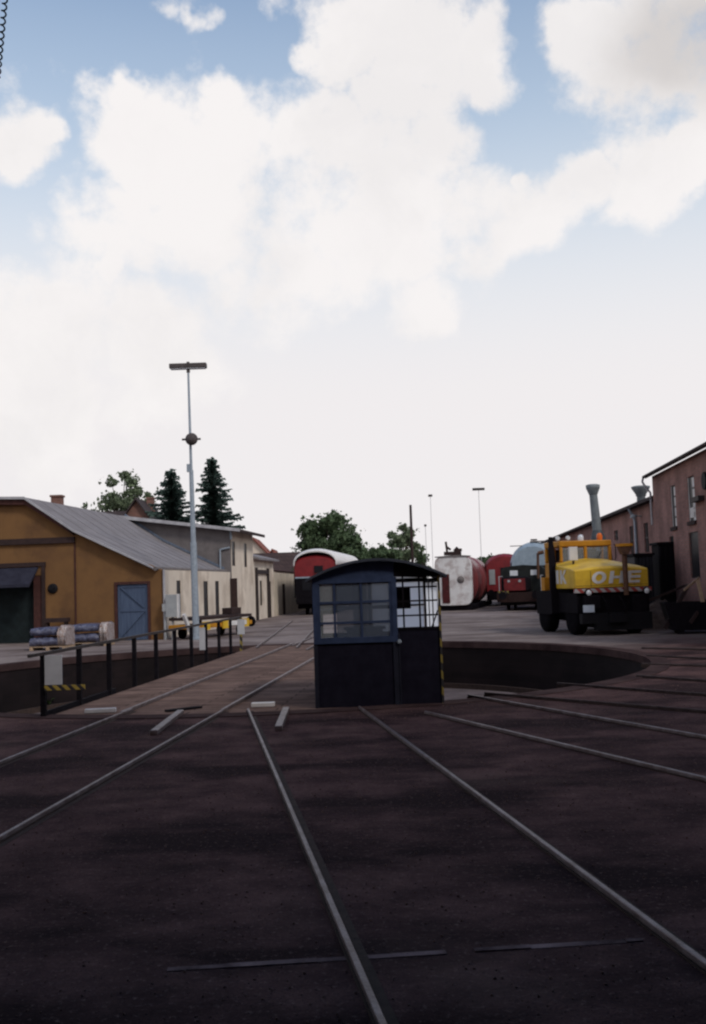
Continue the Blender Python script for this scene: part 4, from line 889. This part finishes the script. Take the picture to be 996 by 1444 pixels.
for x in (-.68, .09): k = MB(); k.box(x, x + .67, 2.02, 2.03, 2.10, 2.55); k.build('windscreen', M_glassclear, tr)
k = MB(); k.box(-.66, .74, 2.9, 2.95, 2.05, 2.5); k.box(-.60, -.08, 2.5, 2.75, 2.0, 2.42); k.box(.2, .70, 2.5, 2.75, 2.0, 2.42); k.build('seat_dark_fill', M_black, tr)  # seats plus a black sheet standing in for the shaded cab interior
k = MB(); k.box(-hw - .02, hw + .02, -.10, .05, 1.20, 1.31); k.build('bumper', M_redwhite, tr)
for x in (-.78, .92):
    k = MB(); k.lathe([(.085, -.02), (.105, -.06), (.10, -.11), (.08, -.12)], (x, -.1, 1.20), 18, 'Y'); k.build('headlight', M_black, tr)
    k = MB(); k.lathe([(.075, -.125), (.05, -.14), (.01, -.145)], (x, -.1, 1.20), 18, 'Y'); k.build('headlight_lens', M_lens, tr)
k = MB(); k.box(-hw + .45, hw - .02, .0, 1.6, .22, 1.19); k.box(-hw + .05, -hw + .45, .0, 1.6, .62, 1.19); k.box(-.65, .95, 1.6, 3.6, .35, 1.28); k.box(-.9, -.45, -.25, .0, .75, 1.12); k.box(.5, .95, -.2, .0, .6, 1.1); k.build('chassis', M_black, tr, bevel=.02)  # lower boxes extended as solid black fill for the shaded underside
k = MB(); k.box(-hw + .5, hw - .06, -.22, -.002, .14, .62); k.box(-hw + .1, -hw + .5, -.22, -.002, .34, .62); k.box(-.25, .25, -.35, -.22, .36, .58); k.build('buffer_beam', M_dark, tr)  # carried low in near black to fill the shade under the front
k = MB(); k.box(-.98, -.66, -.275, -.253, .66, .86); k.build('number_plate', M_plate, tr)
for x in (-.85, .85):
    for y in (.62, 2.75):
        k = MB(); k.lathe([(.2, -.17), (.46, -.17), (.5, -.12), (.5, .12), (.46, .17), (.2, .17)], (x * (1.0 if y < 1 else 1.1), y, .5), 24, 'X'); wh = k.build('wheel', M_tyre, tr)
        k = MB(); k.lathe([(.05, -.14), (.2, -.14), (.2, .14), (.05, .14)], (x * (1.0 if y < 1 else 1.1), y, .5), 16, 'X'); k.build('rim', M_frame, wh)
k = MB(); k.box(-1.13, -1.0, 2.0, 3.3, .55, 1.25); k.build('side_locker', M_black, tr)
k = MB(); k.box(-1.19, -1.02, 2.3, 2.6, 1.27, 1.66); k.build('tool_box', M_orangey, tr)
k = MB(); k.loft([[(cx - .5 * w_, 1.5 + a_, z), (cx + .5 * w_, 1.5 + a_, z), (cx + .5 * w_, 1.62 + a_, z), (cx - .5 * w_, 1.62 + a_, z)] for cx, w_, z, a_ in ((-1.16, .22, .6, 0), (-1.16, .22, 1.6, 0), (-1.18, .16, 2.4, 0), (-1.20, .08, 2.85, 0))], False); k.build('exhaust_stack', M_black, tr)
k = MB(); k.tube((.34, -.16, 1.1), (.34, -.16, 2.25), .07, .075); k.build('snorkel', M_rust, tr)
k = MB(); k.prism([(.26, 2.24), (.42, 2.24), (.52, 2.46), (.17, 2.46)], -.3, -.04); k.build('snorkel_head', M_rust, tr)
k = MB(); k.box(.15, .54, -.32, -.02, 2.462, 2.54); k.build('snorkel_cap', M_orangey, tr)
k = MB(); k.box(-.88, -.62, .9, 1.0, 2.12, 2.52); k.build('mirror', M_white, tr, bevel=.02)
k = MB(); k.tube((-.75, .95, 1.95), (-.75, .95, 2.14), .03); k.build('mirror_arm', M_brownwood, tr)
k = MB(); k.lathe([(.085, 0), (.09, .1), (.07, .16), (.02, .19)], (0.02, 2.3, 2.741), 16); k.build('beacon', M_lens, tr)
k = MB(); k.lathe([(.08, 0), (.09, .14), (.05, .22)], (.62, 2.3, 2.741), 14); k.build('orange_beacon', M_orangelens, tr)
for x in (-.75, -.42): k = MB(); k.lathe([(.06, -.05), (.07, .02), (.04, .06)], (x, 2.2, 2.83), 14, 'Y'); k.box(x - .02, x + .02, 2.2, 2.24, 2.74, 2.8); k.build('work_lamp', M_lens, tr)
k = MB()      # panel joints, grab rails, wipers and hoses
for x in (-.62, .66): k.box(x - .006, x + .006, -.006, .002, 1.36, 1.80)
k.box(-hw + .03, hw - .03, -.006, .002, 1.385, 1.395); k.build('bonnet_seam', M_frame, tr)
for x in (-.84, .93):
    k = MB(); k.path([(x, 1.93, 2.12), (x, 1.86, 2.2), (x, 1.86, 2.55), (x, 1.95, 2.6)], .014, 6); k.build('grab_rail', M_black, tr)
for x in (-.45, .35):
    k = MB(); k.bar((x, 1.955, 2.14), (x + .22, 1.955, 2.44), .012, .012); k.build('wiper', M_black, tr)
for x in (-.35, .15): k = MB(); k.path([(x, -.05, 1.1), (x + .03, -.26, .95), (x + .08, -.3, .75), (x + .1, -.24, .6)], .022, 6); k.build('brake_hose', M_black, tr)
# lettering, raised 8 mm on the front and the side
def glyph(mb, ch, x, z, h, wd, put, sh=.22, st=.27):
    s = st * h
    def q4(pts): 
        pts = [(x + a * wd + sh * b_ * h, z + b_ * h) for a, b_ in pts]; n_ = len(pts)
        f_ = [put(a, b_, .0) for a, b_ in pts]; g_ = [put(a, b_, .012) for a, b_ in pts]
        mb.add(f_ + g_, [tuple(range(n_, 2 * n_)), tuple(range(n_))[::-1]] + [(i, (i + 1) % n_, n_ + (i + 1) % n_, n_ + i) for i in range(n_)])
    v = .27; t_ = .2
    if ch == 'O':
        n_ = 20
        for i in range(n_):
            a, b_ = 6.2832 * i / n_, 6.2832 * (i + 1) / n_
            q4([(.5 + .5 * math.cos(a), .5 + .5 * math.sin(a)), (.5 + .5 * math.cos(b_), .5 + .5 * math.sin(b_)), (.5 + .24 * math.cos(b_), .5 + .29 * math.sin(b_)), (.5 + .24 * math.cos(a), .5 + .29 * math.sin(a))])
    if ch == 'H': q4([(0, 0), (v, 0), (v, 1), (0, 1)]); q4([(1 - v, 0), (1, 0), (1, 1), (1 - v, 1)]); q4([(v, .4), (1 - v, .4), (1 - v, .6), (v, .6)])
    if ch == 'E': q4([(0, 0), (v, 0), (v, 1), (0, 1)]); [q4([(v, c_), (1, c_), (1, c_ + t_), (v, c_ + t_)]) for c_ in (0, .4, .8)]
    if ch == 'I': q4([(0, 0), (1, 0), (1, 1), (0, 1)])
    if ch == 'K': q4([(0, 0), (v, 0), (v, 1), (0, 1)]); q4([(v, .4), (.7, 1), (1, 1), (v, .25)][::1]); q4([(v + .05, .5), (.42, .68), (1, 0), (.7, 0)])
k = MB(); put = lambda a, b_, e: (a, -.002 - e + (0 if b_ < 1.8 else 0), b_)
for ch, x, wd in (('O', -.62, .42), ('H', -.10, .42), ('E', .43, .38)): glyph(k, ch, x, 1.44, .34, wd, put, .2)
k.build('lettering', M_white, tr)
k = MB(); put = lambda a, b_, e: (-hw - .002 - e, a, b_)
# side mark, read from the front of the bonnet backwards
put2 = lambda a, b_, e: (-hw - .002 - e, 1.45 - a, b_)
for ch, x, wd in (('I', 0, .2), ('K', .34, .5)): glyph(k, ch, x, 1.46, .40, wd, put2, 0)
k.build('lettering', M_white, tr)

# ------------------------------------------------------------------ right row: brick buildings
WB = D(990, 890, 29.5); WB.z = 0; FR = Frame(WB)
cf = FR.onx(921, 700); S1 = cf[1]
bk = thing('brick_workshop', 'tall near brick workshop with long narrow windows on the right', 'building', WB, -HEAD)
ez = FR.onx(923, 668)[2]
ws = []
for (xa, ya, xb, yb) in ((945, 684, 955, 743), (968.5, 671, 982, 735), (971, 750, 988, 815), (944, 756, 953, 812)):
    a, b = FR.onx(xa, ya), FR.onx(xb, yb); mid = FR.onx((xa + xb) / 2, ya)[2], FR.onx((xa + xb) / 2, yb)[2]; ws.append((min(a[1], b[1]), max(a[1], b[1]), mid[1], mid[0]))
k = MB(); hole_wall(k, -8, S1, -.05, ez - .05, ws, 0, .35, 'Y'); k.box(.352, 9, S1 - .3, S1, -.05, ez - .05); k.build('wall', M_brick, bk)
k = MB(); k.prism([(-.22, ez - .12), (4.5, ez + 2.2), (9, ez - .1), (9, ez), (4.5, ez + 2.32), (-.22, ez)], -8, S1 + .12); k.build('roof', M_darktile, bk)
k = MB(); k.prism([(0.02, ez - .05), (4.5, ez + 2.1), (9, ez - .05)], S1 - .3, S1 - .02); k.build('gable', M_brick, bk)
k = MB(); k.tube((-.27, -8, ez - .05), (-.27, S1 + .12, ez - .05), .055); k.build('gutter', M_darktile, bk)
k = MB(); k.path([(-.28, S1 + .14, ez - .06), (-.32, S1 + .14, ez - .22), (-.18, S1 + .10, ez - .48), (-.07, S1 + .06, ez - .62), (-.07, S1 + .06, 3.4)], .038); k.build('downpipe', M_fascia, bk)
for i, (a, b, c, d) in enumerate(ws):
    k = MB(); k.box(.05, .07, a, b, c, d); w_ = k.build('window', M_window if i != 3 else M_dark, bk)
    k = MB(); m_ = (a + b) / 2
    if i < 2:
        [k.box(.012, .048, a, a + (b - a) * .34, z, z + (d - c) / 4 - .07) for z in np.linspace(c, d - (d - c) / 4, 4)]; k.box(.022, .046, b - (b - a) * .06, b, c, d)
        k.build('frame', M_white, w_)
        k = MB(); k.box(-.06, .0, a - .06, b + .06, c - .12, c - .003); k.build('sill', M_brownwood, bk)
a, b, c, d = ws[1]; k = MB(); k.box(.012, .018, a + .04, b - .12, c + .1, c + (d - c) * .30); k.build('white_blind', M_white, bk)
z_ = FR.onx(990, 703)[2]; k = MB(); k.box(-.18, -.002, -1.2, ws[1][0] - .15, z_ - .07, z_ + .07); k.build('bracket_beam', M_frame, bk)
k = MB(); k.lathe([(.25, -.08), (.25, 0)], (0, FR.onx(996, 678)[1], FR.onx(996, 678)[2]), 18, 'X'); k.build('round_vent', M_dark, bk)
# low long brick building beyond
l0 = S1 + .03
ez2 = FR.onx(921, 707, .25)[2]; LL = 48
lw = thing('brick_works', 'long low brick works building receding behind the yellow truck', 'building', WB + FR.ey * l0 + FR.ex * .25, -HEAD)
F2 = Frame(WB + FR.ey * l0 + FR.ex * .25)
ws2 = []
for (xa, ya, xb, yb) in ((907.5, 737, 916, 779), (887.5, 742, 894.5, 781), (866, 748, 872, 762), (836, 757, 841, 770), (812, 765, 816, 775), (794, 772, 797, 780)):
    a, b = F2.onx(xa, ya), F2.onx(xb, yb); mx_ = (xa + xb) / 2; ws2.append((min(a[1], b[1]), max(a[1], b[1]), F2.onx(mx_, yb)[2], F2.onx(mx_, ya)[2]))
k = MB(); hole_wall(k, 0, LL, -.05, ez2, ws2, 0, .35, 'Y'); k.box(.352, 8, LL - .3, LL, 0, ez2); k.build('wall', M_brick, lw)
k = MB(); k.prism([(-.35, ez2 - .02), (4, ez2 + 1.0), (8, ez2), (8, ez2 + .1), (4, ez2 + 1.12), (-.35, ez2 + .10)], 0, LL + .3); k.build('roof', M_darktile, lw)
for a, b, c, d in ws2:
    k = MB(); k.box(.06, .08, a, b, c, d); w_ = k.build('window', M_window, lw)
    k = MB(); k.box(.03, .058, (a + b) / 2 - .03, (a + b) / 2 + .03, c, d); k.box(.028, .058, a, b, (c + d) / 2 - .03, (c + d) / 2 + .03); k.build('frame', M_frame, w_)
a = F2.onx(899, 745)[1]; k = MB(); k.path([(-.3, a, ez2 - .02), (-.08, a, ez2 - .5), (-.08, a, .6)], .06); k.build('downpipe', M_galv, lw)
a = F2.onx(860, 775); k = MB(); k.box(-.06, -.002, a[1] - .25, a[1] + .25, a[2] - .25, a[2] + .2); k.build('wall_notice', M_white, lw)
a = F2.onx(905, 728); k = MB(); k.tube((-.02, a[1], a[2]), (-.3, a[1], a[2] + .05), .03); k.lathe([(.03, .1), (.13, 0), (.14, -.05)], (-.32, a[1], a[2]), 12); k.build('wall_lamp', M_greycab, lw)
# roof vent of the brick works
def vent(o, h, r, z0): 
    k = MB(); k.lathe([(r * .95, z0), (r * .8, z0 + h * .55), (r * 1.05, z0 + h * .62)], n=18); k.build('pipe', M_galv2, o)
    k = MB(); k.lathe([(r * .85, z0 + h * .6), (r * 1.75, z0 + h * .9), (r * 1.8, z0 + h * .97), (r * 1.2, z0 + h)], n=18); k.build('cowl', M_galv2, o)
M_galv2 = mat('weathered_zinc', (.22, .245, .26), .6, .2, (.15, .165, .18), 5)
vq = D(905, 715, 40.5); vo = thing('roof_vent', 'stubby zinc roof vent with flared cowl on the low brick works', 'vent', (vq.x, vq.y, 0)); vz = D(905, 716, 40.5).z; vent(vo, D(905, 685, 40.5).z - vz + .1, .21, vz - .1)
# tall free standing vent stack
vq = D(847, 770, 38); vt = D(836, 683, 38); vo = thing('vent_stack', 'tall grey ventilation stack with flared cowl behind the truck cab', 'vent stack', (vq.x, vq.y, 0))
dx = vt.x - vq.x; zt = vt.z
k = MB(); k.tube((.05, 0, 0), (-.02, 0, 2.6), .55, .42, 18); k.tube((-.02, 0, 2.6), (dx * .62, 0, 3.4), .42, .17, 18); k.build('base_hood', mat('dark_zinc', (.10, .115, .13), .6, .2), vo)
k = MB(); k.tube((dx * .55, 0, 3.35), (dx, 0, zt - .35), .175, .15, 18); k.build('pipe', M_galv2, vo)
k = MB(); k.lathe([(.15, zt - .42), (.26, zt - .15), (.27, zt - .03), (.18, zt)], (dx, 0, 0), 18); k.build('cowl', M_galv2, vo)

# ------------------------------------------------------------------ dark containers and scrap on the right
def container(label, x0p, x1p, yt, yb, y, m, dp=1.6, rz_=-HEAD):
    a, b = D(x0p, yt, y), D(x1p, yb, y); o = thing('waste_container', label, 'container', ((a.x + b.x) / 2, y, 0), rz_, 'dark containers by the brick wall'); w_ = (b.x - a.x) / 2; h = a.z
    k = MB(); k.box(-w_, w_, 0, dp, .12, h); k.build('body', m, o, bevel=.03)
    k = MB()
    for i in range(5): x = -w_ + .06 + (2 * w_ - .12) * i / 4; k.box(x - .03, x + .03, -.05, -.002, .14, h - .05)
    k.build('rib', m, o)
    k = MB(); k.box(-w_ - .05, w_ + .05, -.06, dp + .05, h, h + .08); k.build('rim', M_black, o)
    for x in (-w_ + .1, w_ - .25):
        k = MB(); k.box(x, x + .15, 0, dp, 0, .12); k.build('skid', M_black, o)
    return o
container('dark blue steel container just right of the truck', 895, 926, 784, 885, 31.8, mat('dark_navy_container', (.026, .027, .036), .6, .1, (.016, .016, .02), 4), 1.5)
container('taller black steel container against the brick workshop', 929, 969, 768, 880, 32.6, M_black, 1.2)
hp = MB(); rnd = random.Random(4); c = D(936, 884, 30.6)
ringsN = 14; rr = []
for j in range(5):
    f_ = j / 4; rr.append([(math.cos(6.283 * i / ringsN) * (1.25 * (1 - f_) + .08) * (1 + rnd.uniform(-.15, .15)), math.sin(6.283 * i / ringsN) * (.8 * (1 - f_) + .05), .85 * f_ ** .8 + (rnd.uniform(-.06, .06) if j else -.05)) for i in range(ringsN)])
hp.loft(rr, False); o_ = hp.build('scrap_heap', M_heap); o_.location = (c.x, c.y, 0); tag(o_, 'brown heap of scrap beside the dark containers', 'heap')
tq = D(990, 884, 27.2); tb_ = thing('timber_skip', 'dark open skip holding scrap timber at the right edge', 'skip', (tq.x, tq.y, 0), -10)
k = MB(); k.prism([(-.75, .1), (.9, .1), (1.0, .86), (-.95, .86)], 0, .05); k.prism([(-.75, .1), (.9, .1), (1.0, .86), (-.95, .86)], 1.0, 1.05); k.prism([(-.75, .1), (-.7, .1), (-.88, .86), (-.95, .86)], .05, 1.0); k.box(-.74, .9, .05, 1, .1, .15); k.box(-.6, -.45, 0, 1, 0, .1); k.box(.5, .65, 0, 1, 0, .1); k.build('body', M_black, tb_)
def plank(p, q_, w_, lab, m=M_timber):
    p, q_ = Vector(p), Vector(q_); k = MB(); k.bar(p - (p + q_) / 2, q_ - (p + q_) / 2, w_, .04, (0, 1, 0)); o = k.build('timber_plank', m); o.location = (p + q_) / 2; return tag(o, lab, 'plank', 'scrap planks on the right')
plank(D(992, 852, 27.4), D(984, 818, 27.6), .10, 'pale plank standing steeply in the skip')
plank(D(965, 832, 27.5), D(986, 815, 28.4), .06, 'thin pale slat leaning over the skip', M_timber)
plank(D(938, 886, 27.4), D(970, 826, 28.4), .12, 'dark weathered plank leaning on the side of the skip', M_brownwood)
plank(D(900, 853, 29.6), D(966, 826, 29.9), .07, 'dark pole lying over the scrap heap', M_brownwood)
plank(D(974, 878, 27.0), D(996, 846, 27.5), .09, 'brown plank propped across the front of the skip', M_brownwood)

# ------------------------------------------------------------------ the engine shed the picture is taken from (behind and around the camera)
es = MB(); y0 = 4.55
for sx in (-1, 1):
    es.box(min(sx * 2.15, sx * 14), max(sx * 2.15, sx * 14), y0 - .45, y0, -.05, 11.5)  # unseen front wall, height set to shade the foreground and cab
es.box(-2.15, 2.15, y0 - .45, y0, 5.0, 11.5)
es.box(-12, 12, -14, y0 - .46, 8.0, 8.3)
es.box(-12.3, -12, -14, y0, -.05, 8.3); es.box(12, 12.3, -14, y0, -.05, 8.3); es.box(-12, 12, -14.3, -14, -.05, 8.3)
struct(es.build('engine_shed', M_brick))
# coiled cable hanging in the doorway, just inside the picture's upper left
a, b = D(11, -40, 4.6), D(-3, 110, 4.6); cc_ = MB(); pts = []
nt_ = 15; tot = nt_ * 10
for i in range(tot + 1):
    u = i / tot; q = a.lerp(b, u); ph = 6.283 * nt_ * u; pts.append(q + Vector((math.cos(ph) * .011, math.sin(ph) * .011, 0)))
cc_.path([p_ - a for p_ in pts], .0042, 5); cc_.tube((0, 0, 0), (0, 0, 5.02 - a.z), .008, .008, 6)
o_ = cc_.build('coiled_cable', M_black); o_.location = a; tag(o_, 'black coiled cable hanging at the upper left edge', 'cable')
